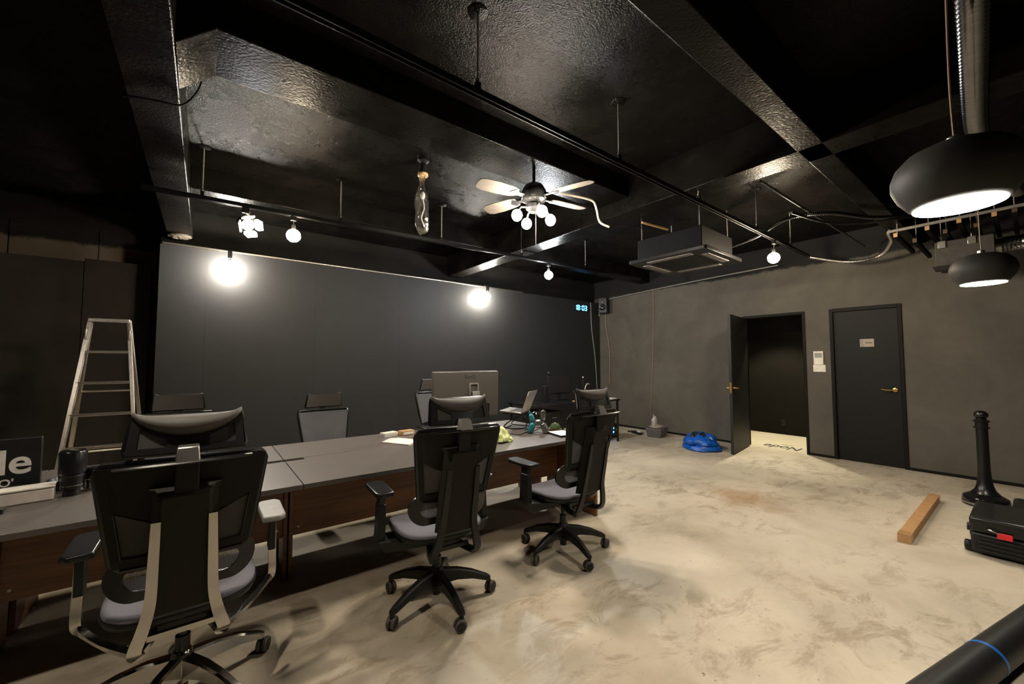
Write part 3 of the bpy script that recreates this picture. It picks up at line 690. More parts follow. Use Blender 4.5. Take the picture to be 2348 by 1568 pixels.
# barn-door spotlight on the far track
t = thing('barn_door_spotlight', 'white spotlight with open barn doors on the near end of the track', 'spotlight', (.256, 4.298, 2.784))
MB().box(-.03, -.018, -.05, .03, .018, -.001).build('adapter', M_SATIN, t, .004)
Ms = axes((.0, -.01, -.14), Vector((.75, .66, 0)), Vector((0, 0, 1)).cross(Vector((.75, .66, 0)).normalized()) * 0 + Vector((-.66 * .25, .75 * .25, .95)))
Ms = Matrix.Translation((-.0, -.01, -.145)) @ Vector((.30, -.80, -.42)).to_track_quat('Z', 'Y').to_matrix().to_4x4()
hd = MB().lathe([(.03, -.09), (.045, -.08), (.048, .03), (.055, .04), (.055, .055)], 24, Ms).build('head', M_ALU, t)
MB().lathe([(.047, .056), (.047, .059)], 24, Ms).build('lens', M_LENS, hd)
MB().tube([(0, 0, -.05), (.05, .03, -.07), (.065, .04, -.13), (.05, .02, -.15)], .007, 8).build('yoke', M_ALU, t)
for k in range(4):
    Mk = Ms @ Matrix.Rotation(R(90 * k + 20), 4, 'Z') @ Matrix.Translation((.053, 0, .055)) @ Matrix.Rotation(R(35), 4, 'Y')
    pl = [(-.045, 0), (.045, 0), (.055, .03), (.04, .075), (-.04, .075), (-.055, .03)]
    MB().prism(pl, .002, Mk @ Matrix(((0, 0, 1, 0), (1, 0, 0, 0), (0, 1, 0, 0), (0, 0, 0, 1)))).build('barn_door', M_GREY, hd)
spot('barn_door_light', Ms @ Vector((0, 0, .07)), (1.9, 1.5, 0), 950, 95, .4, (1, .90, .76), .012)
# wash lights in front of the charcoal wall
for (x, z, lab) in ((.207, 2.55, 'small wash lamp glowing on the left of the charcoal wall'), (4.0, 2.565, 'small wash lamp glowing on the right of the charcoal wall')):
    t = thing('wash_lamp', lab, 'lamp', (x, 5.93, z), 0, 'wash lamps at the top of the charcoal wall')
    MB().tube([(0, .165, .213), (0, .10, .216), (0, .0, .19)], .009, 8).build('bracket', M_SATIN, t)
    MB().box(-.022, -.022, .10, .022, .022, .20).build('adapter', M_SATIN, t, .004)
    MB().lathe([(.006, .05), (.018, .055), (.02, .085), (.008, .10)], 14).build('socket', M_STEEL, t)
    MB().sphere((0, 0, 0), .055, 18, 12).build('bulb', M_BULBN, t)
# ceiling fan
t = thing('ceiling_fan', 'ceiling fan with pale blades and glowing lamps over the desks', 'fan', (2.165, 2.515, ZS))
fz = 2.775 - ZS
MB().lathe([(.07, 0), (.07, -.03), (.03, -.055)], 20).build('canopy', M_SATIN, t)
MB().tube([(0, 0, -.05), (0, 0, fz + .10)], .013, 10).build('downrod', M_SATIN, t)
mo = MB().lathe([(.035, fz + .12), (.075, fz + .10), (.10, fz + .06), (.11, fz + .015), (.10, fz - .03), (.06, fz - .05)], 28).build('motor', M_GLOSS, t)
for k in range(5): MB().box(.098, -.018, fz - .02, .104, .018, fz + .0, Matrix.Rotation(R(72 * k + 10), 4, 'Z')).build('badge', M_STEEL, mo)
for ang in (-8, -72, 106, 174):
    Mr = Matrix.Rotation(R(ang), 4, 'Z') @ Matrix.Translation((0, 0, fz)) @ Matrix.Rotation(R(12), 4, 'X')
    pl = [(.17, -.045), (.22, -.062), (.36, -.074), (.48, -.070), (.525, -.050), (.535, .0), (.525, .050), (.48, .070), (.36, .074), (.22, .062), (.17, .045)]
    bl = MB().prism(pl, .007, Mr).build('blade', M_BLADE, t, .002)
    MB().prism([(.09, -.02), (.15, -.016), (.20, -.045), (.24, 0), (.20, .045), (.15, .016), (.09, .02)], .005, Mr @ Matrix.Translation((0, 0, -.006))).build('blade_iron', M_SATIN, bl)
ft = MB().lathe([(.05, fz - .05), (.07, fz - .07), (.07, fz - .10), (.03, fz - .13)], 20).build('light_fitter', M_SATIN, t)
for ang in (-106, -16, 74, 164):
    u = Vector((math.cos(R(ang)), math.sin(R(ang)), 0)); c = u * .155 + Vector((0, 0, fz - .175))
    MB().tube([u * .05 + Vector((0, 0, fz - .09)), u * .12 + Vector((0, 0, fz - .10)), u * .145 + Vector((0, 0, fz - .135))], .009, 8).build('lamp_arm', M_SATIN, ft)
    MB().sphere(c, .044, 18, 12, (1, 1, 1.1)).build('lamp_glass', M_FANL, ft)
MB().tube([(.02, 0, fz - .13), (.02, 0, fz - .42)], .0018, 5).build('pull_chain', M_STEEL, t)
# plastic bag tied round a ceiling fitting
t = thing('bagged_fitting', 'ceiling fitting wrapped in a hanging clear plastic bag', 'plastic bag', (1.54, 3.35, ZS))
MB().lathe([(.055, 0), (.055, -.02), (.03, -.04), (.03, -.10), (.045, -.11), (.045, -.14)], 16).build('socket', M_SATIN, t)
MB().lathe([(.046, -.135), (.048, -.14), (.048, -.155), (.045, -.16)], 16).build('elastic_band', M_LWOOD, t)
m = MB(); prof = [(.045, -.15), (.035, -.18), (.022, -.22), (.03, -.28), (.055, -.34), (.065, -.42), (.062, -.50), (.070, -.57), (.066, -.63), (.045, -.68), (.01, -.69)]
n = 22; vs = []; fs = []
for i, (r, z) in enumerate(prof):
    for j in range(n):
        a = 2 * math.pi * j / n; k = 1 + .35 * noise.noise(Vector((math.cos(a) * 2, math.sin(a) * 2, z * 9))) * min(1, i / 3); zz = z + (.03 * noise.noise(Vector((math.cos(a) * 3, math.sin(a) * 3, 5))) if i > 6 else 0)
        vs.append((r * k * math.cos(a) + .03 * max(0, -z - .3) - .01, r * .7 * k * math.sin(a), zz))
for i in range(len(prof) - 1):
    for j in range(n): fs.append((i * n + j, i * n + (j + 1) % n, (i + 1) * n + (j + 1) % n, (i + 1) * n + j))
fs.append([(len(prof) - 1) * n + j for j in range(n)]); m.add(vs, fs)
bag = m.build('bag', M_GLASSY, t, angle=70); so = bag.modifiers.new('solid', 'SOLIDIFY'); so.thickness = .0015
MB().sphere((0, 0, -.34), .022, 12, 8, (1, 1, 1.7)).build('bulb', M_WHITE, t)
MB().tube(smooth_path([(.005, 0, -.38), (.02, .01, -.45), (-.01, 0, -.55), (.02, 0, -.62)], 5), .006, 6).build('wire', M_WHITE, t)

# pendants
def pendant(label, loc, top=ZS):
    t = thing('pendant_lamp', label, 'lamp', loc, 0, 'round black pendant lamps'); 
    K = .80
    MB().lathe([(r_ * K, z_ * K) for r_, z_ in [(.150, 0), (.165, .012), (.200, .06), (.222, .115), (.222, .155), (.205, .205), (.165, .250), (.100, .280), (.03, .292), (.01, .294)]], 48).build('shade', M_PEND, t, angle=60)
    MB().lathe([(.146 * K, -.004), (.149 * K, -.003), (.149 * K, .006)], 48).build('diffuser', M_DIFF, t)
    MB().lathe([(.022, .292 * K), (.022, .315 * K), (.008, .325 * K)], 16).build('cap', M_STEEL, t)
    MB().tube(smooth_path([(0, 0, .32 * K), (.008, .004, .5), (-.006, -.004, top - loc[2] - .25), (-.01, 0, top - loc[2] - .02)], 5), .004, 6).build('cord', M_COPPER, t)
    MB().lathe([(.05, top - loc[2] - .03), (.05, top - loc[2] - .001)], 16, Matrix.Translation((-.01, 0, 0))).build('canopy', M_SATIN, t)
    return t
pendant('large round black pendant lamp close to the camera at the upper right', (2.165, .145, 1.955))
pendant('smaller looking round black pendant lamp further off by the right wall', (4.70, .21, 1.985))
spot('pendant_light_near', (2.165, .145, 1.94), (2.165, .145, 0), 42, 125, .5, PEND, .10)
spot('pendant_light_far', (4.70, .21, 1.97), (4.70, .21, 0), 20, 115, .5, PEND, .10)

# air conditioner cassette
t = thing('ceiling_air_conditioner', 'black four-way cassette air conditioner hanging under the ceiling', 'air conditioner', (4.66, 2.57, 2.60), 2)
MB().box(-.40, -.40, .05, .40, .40, .30).build('body', M_MATTE, t, .01)
MB().ring(rrect(.96, .96, .03), rrect(.56, .56, .02), .045).build('fascia', M_SATIN, t, .006)
for k in range(4):
    MB().box(-.27, .33, -.006, .27, .41, .008, Matrix.Rotation(R(90 * k), 4, 'Z')).build('louver', M_GREY, t, .004)
gr = MB().box(-.279, -.279, .004, .279, .279, .030).build('intake_grille', M_BLACK, t, .004)
for k in range(14): MB().box(-.26, -.26 + k * .04 - .006, .0, .26, -.26 + k * .04 + .006, .0038).build('grille_slat', M_SATIN, gr)
for sx in (-.36, .36):
    for sy in (-.36, .36):
        MB().tube([(sx, sy, .28), (sx, sy, .65)], .006, 8).build('hanger_rod', M_GREY, t)
MB().box(.40, -.18, .10, .47, .18, .24).build('pipe_box', M_GREY, t, .008)
def ribbed(path, r, pitch=.016, amp=.12, n=10):
    P = smooth_path(path, 8); L = [0]
    for a, b in zip(P, P[1:]): L.append(L[-1] + (b - a).length)
    N = max(8, int(L[-1] / pitch * 2)); out = []; rs = []
    for i in range(N + 1):
        s = L[-1] * i / N; k = max(j for j in range(len(L)) if L[j] <= s + 1e-9); k = min(k, len(P) - 2)
        f = (s - L[k]) / max(1e-9, L[k + 1] - L[k]); out.append(P[k].lerp(P[k + 1], f)); rs.append(r * (1 + (amp if i % 2 else -amp)))
    return MB().tube(out, rs, n)
def single(name, label, cat, mb, mat, group=None, bevel=0, angle=35):
    return tag(mb.build(name, mat, None, bevel, angle), label, cat, group)
single('flexible_conduit', 'ribbed black conduit from the air conditioner up along the ceiling', 'conduit', ribbed([(5.17, 2.40, 2.80), (5.1, 1.95, 2.85), (4.75, 1.50, 2.87), (4.85, 1.18, 2.86), (5.30, .95, 2.85), (5.6, .70, 2.86)], .018), M_SATIN)
single('flexible_conduit', 'ribbed conduit sagging along the top of the right wall', 'conduit', ribbed([(6.42, 1.78, 2.80), (6.75, 1.45, 2.72), (6.8, 1.15, 2.74), (6.4, .97, 2.80), (6.05, .93, 2.83), (5.975, .90, 2.86)], .020), M_STEEL)
single('rigid_conduit', 'bent beige conduit hanging beside the ceiling fan', 'conduit', MB().tube(smooth_path([(2.45, 2.50, 2.88), (2.70, 2.372, 2.845), (2.755, 2.345, 2.78), (2.785, 2.33, 2.65), (2.85, 2.275, 2.60)], 4), .010, 8), M_BEIGE)
single('loose_batten', 'short pale wooden batten left of the air conditioner', 'batten', MB().tube([(3.62, 2.46, 2.86), (4.02, 2.40, 2.85)], .012, 4), M_LWOOD)
single('rigid_conduit', 'grey conduit running along the top of the right wall to the corner', 'conduit', MB().tube(smooth_path([(7.2, 6.07, 2.45), (7.2, 6.06, 2.72), (7.2, 5.9, 2.80), (7.2, 4.75, 2.86), (7.19, 3.6, 2.90), (7.15, 2.4, 2.92)], 5), .011, 8), M_GREY)
single('curved_conduit', 'thin conduit swooping under the beams right of the fan', 'conduit', MB().tube(smooth_path([(4.3, 1.32, 2.78), (4.9, 1.20, 2.78), (5.12, .98, 2.76), (5.2, .80, 2.76), (5.45, .55, 2.80)], 6), .012, 8), M_BLACK)
single('rigid_conduit', 'straight black conduit running beside the beam towards the right wall', 'conduit', MB().tube([(3.7, 1.35, 2.92), (6.9, 1.3, 2.92)], .011, 8), M_SATIN)
# silver flexible duct overhead at the right
single('flexible_duct', 'silver flexible air duct running along the ceiling above the near pendant', 'duct', ribbed([(.6, .0, 2.78), (2.3, .085, 2.78), (3.6, .15, 2.78), (4.3, .12, 2.78), (5.3, .02, 2.80)], .047, .032, .09, 20), M_SPIRAL)
single('flexible_duct', 'silver flexible duct joining the side of the ventilation unit', 'duct', ribbed([(6.5, .145, 2.60), (6.5, 0, 2.60), (6.52, -.6, 2.60), (6.5, -1.4, 2.62)], .075, .024, .05, 18), M_SILVER)
# ventilation unit
t = thing('ventilation_unit', 'grey ventilation box hung near the top of the right wall', 'ventilator', (6.55, .39, 2.42))
MB().box(-.25, -.20, 0, .25, .22, .27).build('casing', simple('casing_grey', (.055, .050, .047), .6, spec=.2), t, .006)
MB().lathe([(.085, 0), (.085, .04)], 24, axes((-.05, -.20, .16), (1, 0, 0), (0, 0, 1))).build('duct_collar', M_STEEL, t)
for yy in (-.05, .165):
    b = MB().box(-.262, yy - .03, .20, -.2505, yy + .03, .275).build('hanger_bracket', M_ALU, t, .002)
    MB().tube([(-.256, yy, .24), (-.256, yy, .82)], .005, 8).build('hanger_rod', M_STEEL, b)
MB().hexa([(-.30, .12, -.05), (-.22, .12, -.05), (-.22, .22, -.05), (-.30, .22, -.05)], [(-.32, .09, -.001), (-.20, .09, -.001), (-.20, .24, -.001), (-.32, .24, -.001)]).build('vent_hood', M_BLACK, t, .003)
# black joists with raw ends
for i, (yy, zz, xx) in enumerate(((.85, 2.75, 5.85), (.73, 2.70, 6.05), (.61, 2.76, 5.84), (.50, 2.73, 6.0), (.39, 2.77, 5.82), (.29, 2.74, 6.0), (.17, 2.78, 5.86), (.05, 2.78, 5.84))):
    labs = ('black joist with a raw sawn end, leftmost of the ceiling rack', 'dark-ended joist second from the left of the ceiling rack', 'black joist with a raw sawn end above the grey ventilator corner', 'dark-ended joist fourth from the left of the ceiling rack',
            'black joist with a raw sawn end in the middle of the ceiling rack', 'dark-ended joist just above the far pendant cord', 'black joist with a brown end third from the right edge', 'black joist end at the far right of the ceiling rack')
    t = thing('joist', labs[i], 'joist', (xx, yy, zz), 0, 'black joists of the ceiling rack')
    MB().box(.001, -.017, -.022, 1.05, .017, .022).build('beam', M_MATTE, t, .001)
    MB().box(0, -.0165, -.0215, .0008, .0165, .0215).build('sawn_end', M_LWOOD if i % 2 == 0 else simple('dark_end_%d' % i, (.07, .04, .025), .6), t)
    MB().tube([(.12, 0, .022), (.12, 0, 3.25 - zz)], .005, 6).build('hanger_rod', M_GREY, t)
    MB().lathe([(.011, .022), (.011, .034), (.006, .042)], 8, Matrix.Translation((.12, 0, 0))).build('nut', M_STEEL, t)
single('rack_pipe', 'grey pipe lying across the joists of the ceiling rack', 'pipe', MB().tube([(5.92, .92, 2.815), (5.92, -.2, 2.835)], .016, 10), M_GREY)

# wall mounted things
t = thing('digital_clock', 'glowing blue digital clock reading 18:03 on the charcoal wall', 'clock', (6.60, 6.085, 2.60))
MB().box(-.22, 0, -.075, .22, .014, .075).build('backing', M_BLACK, t, .003)
SEG = {'1': 'bc', '8': 'abcdefg', '0': 'abcdef', '3': 'abgcd'}
for ch, cx in (('1', -.16), ('8', -.075), ('0', .075), ('3', .16)):
    hw, hh, th = .026, .05, .0085
    for s in SEG[ch]:
        rc = {'a': (-hw, hh - th, hw, hh + th), 'd': (-hw, -hh - th, hw, -hh + th), 'g': (-hw, -th, hw, th), 'b': (hw - th, th, hw + th, hh), 'c': (hw - th, -hh, hw + th, -th), 'e': (-hw - th, -hh, -hw + th, -th), 'f': (-hw - th, th, -hw + th, hh)}[s]
        MB().box(cx + rc[0], -.012, rc[1], cx + rc[2], -.0005, rc[3]).build('segment', M_LEDB, t, .002)
for z in (-.025, .025): MB().box(-.009, -.012, z - .009, .009, -.0005, z + .009).build('colon_dot', M_LEDB, t, .002)
t = thing('wall_speaker', 'black box speaker high in the corner of the right wall', 'speaker', (7.12, 5.86, 2.66), 20)
MB().box(-.10, -.10, -.17, .10, .10, .17).build('cabinet', M_BLACK, t, .012)
MB().lathe([(.075, 0), (.07, .006), (.03, -.006), (.028, .01), (.0, .014)], 24, axes((-.101, 0, -.04), (0, 1, 0), (0, 0, 1)) @ Matrix.Rotation(math.pi, 4, 'Y')).build('woofer', M_GLOSS, t)
MB().lathe([(.03, 0), (.028, .005), (.0, .009)], 16, axes((-.101, 0, .10), (0, 1, 0), (0, 0, 1)) @ Matrix.Rotation(math.pi, 4, 'Y')).build('tweeter', M_SATIN, t)
MB().box(.09, -.03, -.05, .15, .03, .05).build('wall_mount', M_SATIN, t, .004)
t = thing('thermostat', 'white wall controller with a grey screen between the two doors', 'thermostat', (XW, 1.945, 1.45))
MB().box(-.022, -.06, -.10, 0, .06, .10).build('case', M_WHITE, t, .004)
MB().box(-.0235, -.045, .005, -.0222, .045, .075).build('screen', simple('lcd', (.25, .26, .22), .3), t)
MB().box(-.0275, -.05, -.09, -.0222, .05, -.03).build('flap', M_WHITE, t, .002)
t = thing('switch_plate', 'white switch plate just under the wall controller', 'switch', (XW, 1.94, 1.30))
MB().box(-.010, -.076, -.055, 0, .076, .049).build('plate', M_WHITE, t, .002)
for yy in (-.04, 0, .04): MB().box(-.014, yy - .008, -.035, -.0102, yy + .008, -.012).build('button', M_PAPER, t, .001)
single('cable', 'thin copper coloured cable hanging straight down the right wall', 'cable', MB().tube(smooth_path([(7.235, 4.68, 2.86), (7.235, 4.69, 2.2), (7.235, 4.71, 1.6), (7.235, 4.75, .9), (7.235, 4.80, .24)], 5), .005, 6), M_COPPER)
single('cable', 'copper coloured cable under the wall speaker in the corner', 'cable', MB().tube(smooth_path([(7.22, 5.90, 2.48), (7.225, 5.90, 2.2), (7.225, 5.83, 1.85), (7.225, 5.80, 1.5), (7.225, 5.82, .9)], 5), .006, 6), M_COPPER)
single('cable', 'pale grey cable down the charcoal wall beside the corner', 'cable', MB().tube(smooth_path([(6.93, 6.085, 2.74), (6.95, 6.085, 2.2), (7.03, 6.085, 1.7), (7.08, 6.085, 1.3), (7.12, 6.085, .75)], 5), .009, 6), M_GREY)

single('cable', 'black cable drooping under the left ceiling beam', 'cable', MB().tube(smooth_path([(-.42, 3.25, 3.0), (-.415, 3.1, 2.90), (-.36, 3.04, 2.885), (-.26, 3.0, 2.88), (-.15, 2.98, 2.89), (-.08, 2.93, 2.98), (-.06, 2.90, 3.06)], 6), .006, 6), M_BLACK)
# ================================================================== LOOSE THINGS
def lump(c, sc, seed=0, amp=.25, freq=2.2, nu=28, nv=16, flat=True):
    m = MB().sphere((0, 0, 0), 1, nu, nv); out = []
    for p in m.v:
        v = Vector(p); k = 1 + amp * noise.noise(v * freq + Vector((seed, seed * 2, 3))) + amp * .5 * noise.noise(v * freq * 2.7 + Vector((seed, 1, seed)))
        q = v * k; z = q.z
        if flat and z < 0: z *= .12
        out.append((c[0] + q.x * sc[0], c[1] + q.y * sc[1], c[2] + z * sc[2]))
    if flat:
        zm = min(p[2] for p in out); out = [(x, y, z - zm + c[2]) for x, y, z in out]
    m.v = out; return m
# stepladder
t = thing('stepladder', 'aluminium stepladder standing open before the partition', 'ladder', (-.75, 5.40, 0))
def rail(s, back):
    a = Vector((s * (.29 if not back else .31), -.17 if not back else .42, .0)); b = Vector((s * .135, .13 if not back else .16, 1.80))
    u = (b - a).normalized(); n = Vector((1, 0, 0)); f = u.cross(n).normalized(); m = MB()
    for (w0, w1, d0, d1) in ((-.013, .013, -.03, -.022), (-.013, .013, .022, .03), (-.002, .002, -.022, .022)):
        q = lambda p, x, y: p + n * x + f * y
        m.hexa([q(a, w0, d0), q(a, w1, d0), q(a, w1, d1), q(a, w0, d1)], [q(b, w0, d0), q(b, w1, d0), q(b, w1, d1), q(b, w0, d1)])
    return m
for bk in (False, True):
    for s in (-1, 1):
        r_ = rail(s, bk).build('rail', M_ALU, t, .001)
        MB().box(-.02, -.035, 0, .02, .035, .03, Matrix.Translation((s * (.29 if not bk else .31), -.17 if not bk else .42, 0))).build('rubber_foot', M_BLACK, r_, .004)
for z in (.30, .60, .895, 1.19, 1.485):
    k = z / 1.8; hw = .29 + (.135 - .29) * k; y = -.17 + .30 * k
    MB().box(-hw, y - .03, z - .012, hw, y + .03, z + .012).build('step', M_ALU, t, .003)
MB().box(-.145, .08, 1.775, .145, .20, 1.81).build('top_cap', M_ALU, t, .004)
for z in (.5, 1.1):
    k = z / 1.8; hw = .31 + (.135 - .31) * k; y = .42 - .26 * k
    MB().tube([(-hw, y, z), (hw, y, z)], .010, 8).build('rear_brace', M_ALU, t)
for s in (-1, 1): MB().box(s * .15 - .008, .05, 1.60, s * .15 + .008, .22, 1.70).build('hinge', M_STEEL, t, .004)

# monitor seen from behind
t = thing('monitor', 'large grey monitor seen from behind on the rear desks', 'monitor', (2.12, 3.50, .71))
pan = MB().box(-.385, -.0, .11, .385, .035, .585).build('housing', M_MON, t, .012)
MB().box(-.375, .0352, .12, .375, .037, .575).build('screen', M_GLOSS, pan)
text_obj('brand_lettering', 'BenQ', .055, M_TEXTD, pan, axes((.03, -.0008, .525), (1, 0, 0), (0, 0, 1)), .001, .001)
MB().ring(rrect(.11, .13, .015), rrect(.085, .10, .01), .012, axes((.07, -.0005, .40), (1, 0, 0), (0, 0, 1))).build('handle_recess', M_GREY, pan)
MB().box(.13, -.003, .16, .27, .0, .25).build('port_cover', M_BLACK, pan, .001)
st = MB().box(.03, -.055, .012, .115, -.012, .38).build('stand_column', M_GREY, t, .006)
MB().box(.02, -.05, .24, .125, -.0005, .34).build('hinge_block', M_BLACK, st, .006)
MB().box(-.06, -.16, 0, .20, .12, .014).build('stand_foot', M_ALU, t, .005)
# laptop on riser
t = thing('laptop', 'open silver laptop seen edge on, on a wire riser', 'laptop', (2.63, 3.20, .872), -146)
tilt = Matrix.Rotation(R(-4), 4, 'X')
MB().box(-.16, -.225, 0, .16, 0, .014, tilt).build('base', M_ALU, t, .003)
MB().box(-.145, -.13, .0143, .145, -.02, .0155, tilt).build('keyboard', M_BLACK, t)
MB().box(-.05, -.215, .0143, .05, -.145, .0148, tilt).build('trackpad', M_STEEL, t)
lid = MB().box(-.16, -.007, 0, .16, 0, .225, Matrix.Translation((0, .004, .012)) @ Matrix.Rotation(R(-22), 4, 'X')).build('lid', M_ALU, t, .003)
MB().box(-.152, -.0078, .008, .152, -.0072, .218, Matrix.Translation((0, .004, .012)) @ Matrix.Rotation(R(-22), 4, 'X')).build('screen', M_GLOSS, lid)
t = thing('laptop_riser', 'black wire riser carrying the laptop', 'laptop stand', (2.63, 3.20, .71), -146)
for s in (-1, 1):
    MB().tube(smooth_path([(s * .12, -.20, .160), (s * .12, -.005, .146), (s * .12, .035, .12), (s * .12, .03, .022), (s * .12, -.19, .022), (s * .12, -.05, .136)], 5), .006, 8).build('side_wire', M_SATIN, t)
MB().tube([(-.12, .03, .006), (.12, .03, .006)], .005, 8).build('cross_wire', M_SATIN, t)
MB().tube([(-.12, -.185, .006), (.12, -.185, .006)], .005, 8).build('cross_wire', M_SATIN, t)
single('cable', 'black cable snaking over the right desk below the laptop', 'cable', MB().tube(smooth_path([(2.30, 3.02, .7145), (2.34, 2.93, .7145), (2.46, 2.99, .7145), (2.60, 3.02, .7145), (2.72, 3.08, .7145), (2.78, 3.05, .7145)], 6), .0035, 6), M_BLACK)
# balloon animal figurine
t = thing('animal_figurine', 'glossy teal and dark balloon animal figurine on the right desk', 'figurine', (2.545, 2.905, .71), -41)
def cap(a, b, r0, r1, name, mat):
    a = Vector(a); b = Vector(b); N = 9; P = [a.lerp(b, i / N) for i in range(N + 1)]
    rs = [max(.003, 1.3 * (r0 + (r1 - r0) * i / N) * math.sqrt(max(.02, 1 - (2 * i / N - 1) ** 4))) for i in range(N + 1)]
    return MB().tube(P, rs, 14).build(name, mat, t, angle=60)
for s in (-1, 1):
    cap((-.085, s * .022, .0), (-.045, s * .018, .105), .027, .022, 'front_leg', M_TEAL)
    cap((.085, s * .022, .0), (.040, s * .018, .105), .027, .022, 'hind_leg', M_DBRONZE)
cap((-.045, 0, .10), (.045, 0, .10), .024, .022, 'body', M_DBRONZE)
cap((-.045, 0, .10), (-.075, 0, .185), .022, .018, 'neck', M_TEAL)
cap((-.075, 0, .18), (-.088, 0, .215), .010, .004, 'snout', M_TEAL)
cap((.045, 0, .11), (.048, .0, .225), .017, .022, 'tail', M_DBRONZE)
t = thing('moss_planter', 'small mound of green moss on a pale wooden plate', 'plant', (2.79, 2.93, .71))
MB().lathe([(.04, 0), (.062, .008), (.066, .014), (.05, .012)], 24).build('plate', M_LWOOD, t)
lump((0, 0, .0125), (.058, .05, .05), 3, .2).build('moss', M_GREEN, t, angle=80)
MB().sphere((.01, .01, .066), .008, 10, 8).build('pebble', M_WHITE, t)
t = thing('tablet', 'thin dark slab with a white top beside the rightmost black chair', 'tablet', (2.66, 2.70, .71), -12)
MB().box(-.09, -.12, 0, .09, .12, .018).build('body', M_BLACK, t, .004); MB().box(-.086, -.116, .0182, .086, .116, .0195).build('cover', M_PAPER, t)
t = thing('wrapper_pack', 'crumpled yellow-green wet wipe pack on the right desk', 'packet', (2.02, 2.77, .71), 20)
lump((0, 0, 0), (.085, .055, .10), 5, .3, 2.4).build('pack', M_YEL, t, angle=50); lump((.05, -.02, .0), (.06, .04, .035), 8, .3, 2.4).build('flap', M_YEL, t, angle=50)
MB().lathe([(.012, .085), (.012, .11), (.008, .115)], 12, Matrix.Translation((-.01, .01, 0))).build('neck', M_BEIGE, t)
t = thing('paper_stack', 'loose white sheets with a pink edge on the desks', 'papers', (1.36, 3.285, .71), 28)
MB().box(-.105, -.148, 0, .105, .148, .003).build('sheet', M_PAPER, t)
MB().box(-.1, -.14, .0032, .11, .155, .005, Matrix.Rotation(R(4), 4, 'Z')).build('pink_sheet', M_PINK, t)
m = MB(); vs = []; n = 10
for i in range(n + 1):
    for j in range(3): vs.append((-.105 + .21 * i / n, -.145 + .145 * j, .0065 + .012 * math.sin(math.pi * i / n) ** 2))
m.add(vs, [(i * 3 + j, (i + 1) * 3 + j, (i + 1) * 3 + j + 1, i * 3 + j + 1) for i in range(n) for j in range(2)])
o = m.build('curled_sheet', M_PAPER, t); so = o.modifiers.new('solid', 'SOLIDIFY'); so.thickness = .001
t = thing('card_box', 'small white open box at the rear edge of the desks', 'box', (1.36, 3.62, .71), 15)
MB().box(-.07, -.035, 0, .07, .035, .012).build('tray', M_PAPER, t, .002); MB().box(-.072, -.037, .013, .072, .037, .036).build('lid', M_WHITE, t, .002)
t = thing('snack_box', 'small tan patterned box behind the loose papers', 'box', (1.52, 3.60, .71), 8)
MB().box(-.065, -.04, 0, .065, .04, .04).build('carton', M_LWOOD, t, .003); MB().box(-.05, -.0405, .01, .05, -.0401, .03).build('label', M_PAPER, t)

# left desk clutter
t = thing('camera_lens', 'tall black camera lens standing on the left desk', 'lens', (-.515, 3.0, .71))
MB().lathe([(.032, 0), (.032, .03), (.040, .035), (.040, .075), (.042, .08), (.042, .105), (.050, .115), (.052, .215), (.048, .222)], 36).build('barrel', M_SATIN, t)
MB().lathe([(.0402, .05), (.0412, .051), (.0412, .054), (.0402, .055)], 36).build('ring', M_CHROME, t); MB().lathe([(.0425, .09), (.0435, .092), (.0435, .100), (.0425, .102)], 36).build('focus_ring', M_BLACK, t)
MB().lathe([(.046, .2225), (.046, .226), (.042, .2265)], 36).build('lens_cap', M_GLOSS, t)
t = thing('camera_lens', 'short lens with a chrome barrel beside the tall lens', 'lens', (-.452, 3.08, .71))
MB().lathe([(.034, 0), (.034, .012), (.036, .014), (.036, .06)], 28).build('barrel', M_CHROME, t); MB().lathe([(.036, .0605), (.037, .07), (.037, .095), (.033, .105), (.033, .115)], 28).build('hood', M_SATIN, t)
t = thing('clear_case', 'whitish clear plastic box at the left end of the desks', 'box', (-.70, 2.98, .71), 8)
MB().box(-.13, -.045, 0, .13, .045, .060).build('tub', simple('milky_plastic', (.55, .50, .46), .3), t, .006); MB().box(-.133, -.048, .0605, .133, .048, .072).build('lid', M_WHITE, t, .004)
t = thing('black_drive', 'black boxy gadget in front of the clear box', 'gadget', (-.74, 2.83, .71), 8)
MB().box(-.05, -.03, 0, .05, .03, .02).build('foot', M_GLOSS, t, .004); MB().box(-.09, -.026, .0205, .02, .026, .085).build('body', M_BLACK, t, .006)
t = thing('black_pouch', 'flat black pouch behind the clear box', 'pouch', (-.735, 3.13, .71), 10)
lump((0, 0, 0), (.085, .045, .05), 11, .10).build('bag', M_BLACK, t, angle=70); MB().box(.06, -.035, .035, .10, -.005, .04).build('tag', M_WHITE, t)
t = thing('lens_hood', 'round black lens hood left of the tall lens', 'lens hood', (-.565, 3.165, .71))
MB().lathe([(.05, 0), (.07, .055), (.066, .055), (.046, .003)], 32).build('hood', M_SATIN, t); MB().lathe([(.025, .0), (.03, .09), (.028, .10)], 20).build('stem', M_BLACK, t)
t = thing('camera', 'small black camera with silver dials behind the chrome chair', 'camera', (-.40, 3.30, .71), -10)
MB().box(-.07, -.03, 0, .07, .03, .075).build('body', M_SATIN, t, .01); MB().lathe([(.03, 0), (.03, .05), (.026, .055)], 24, axes((0, -.031, .035), (1, 0, 0), (0, 0, 1))).build('lens_mount', M_GLOSS, t)
for x in (-.045, -.015, .04): MB().lathe([(.011, .0755), (.011, .088), (.009, .09)], 14, Matrix.Translation((x, 0, 0))).build('dial', M_CHROME, t)
MB().tube(smooth_path([(.07, 0, .06), (.12, .0, .05), (.17, -.02, .03), (.23, .01, .03), (.28, .03, .012)], 5), .010, 6, flat=(.4, 1.4)).build('strap', M_BLACK, t)
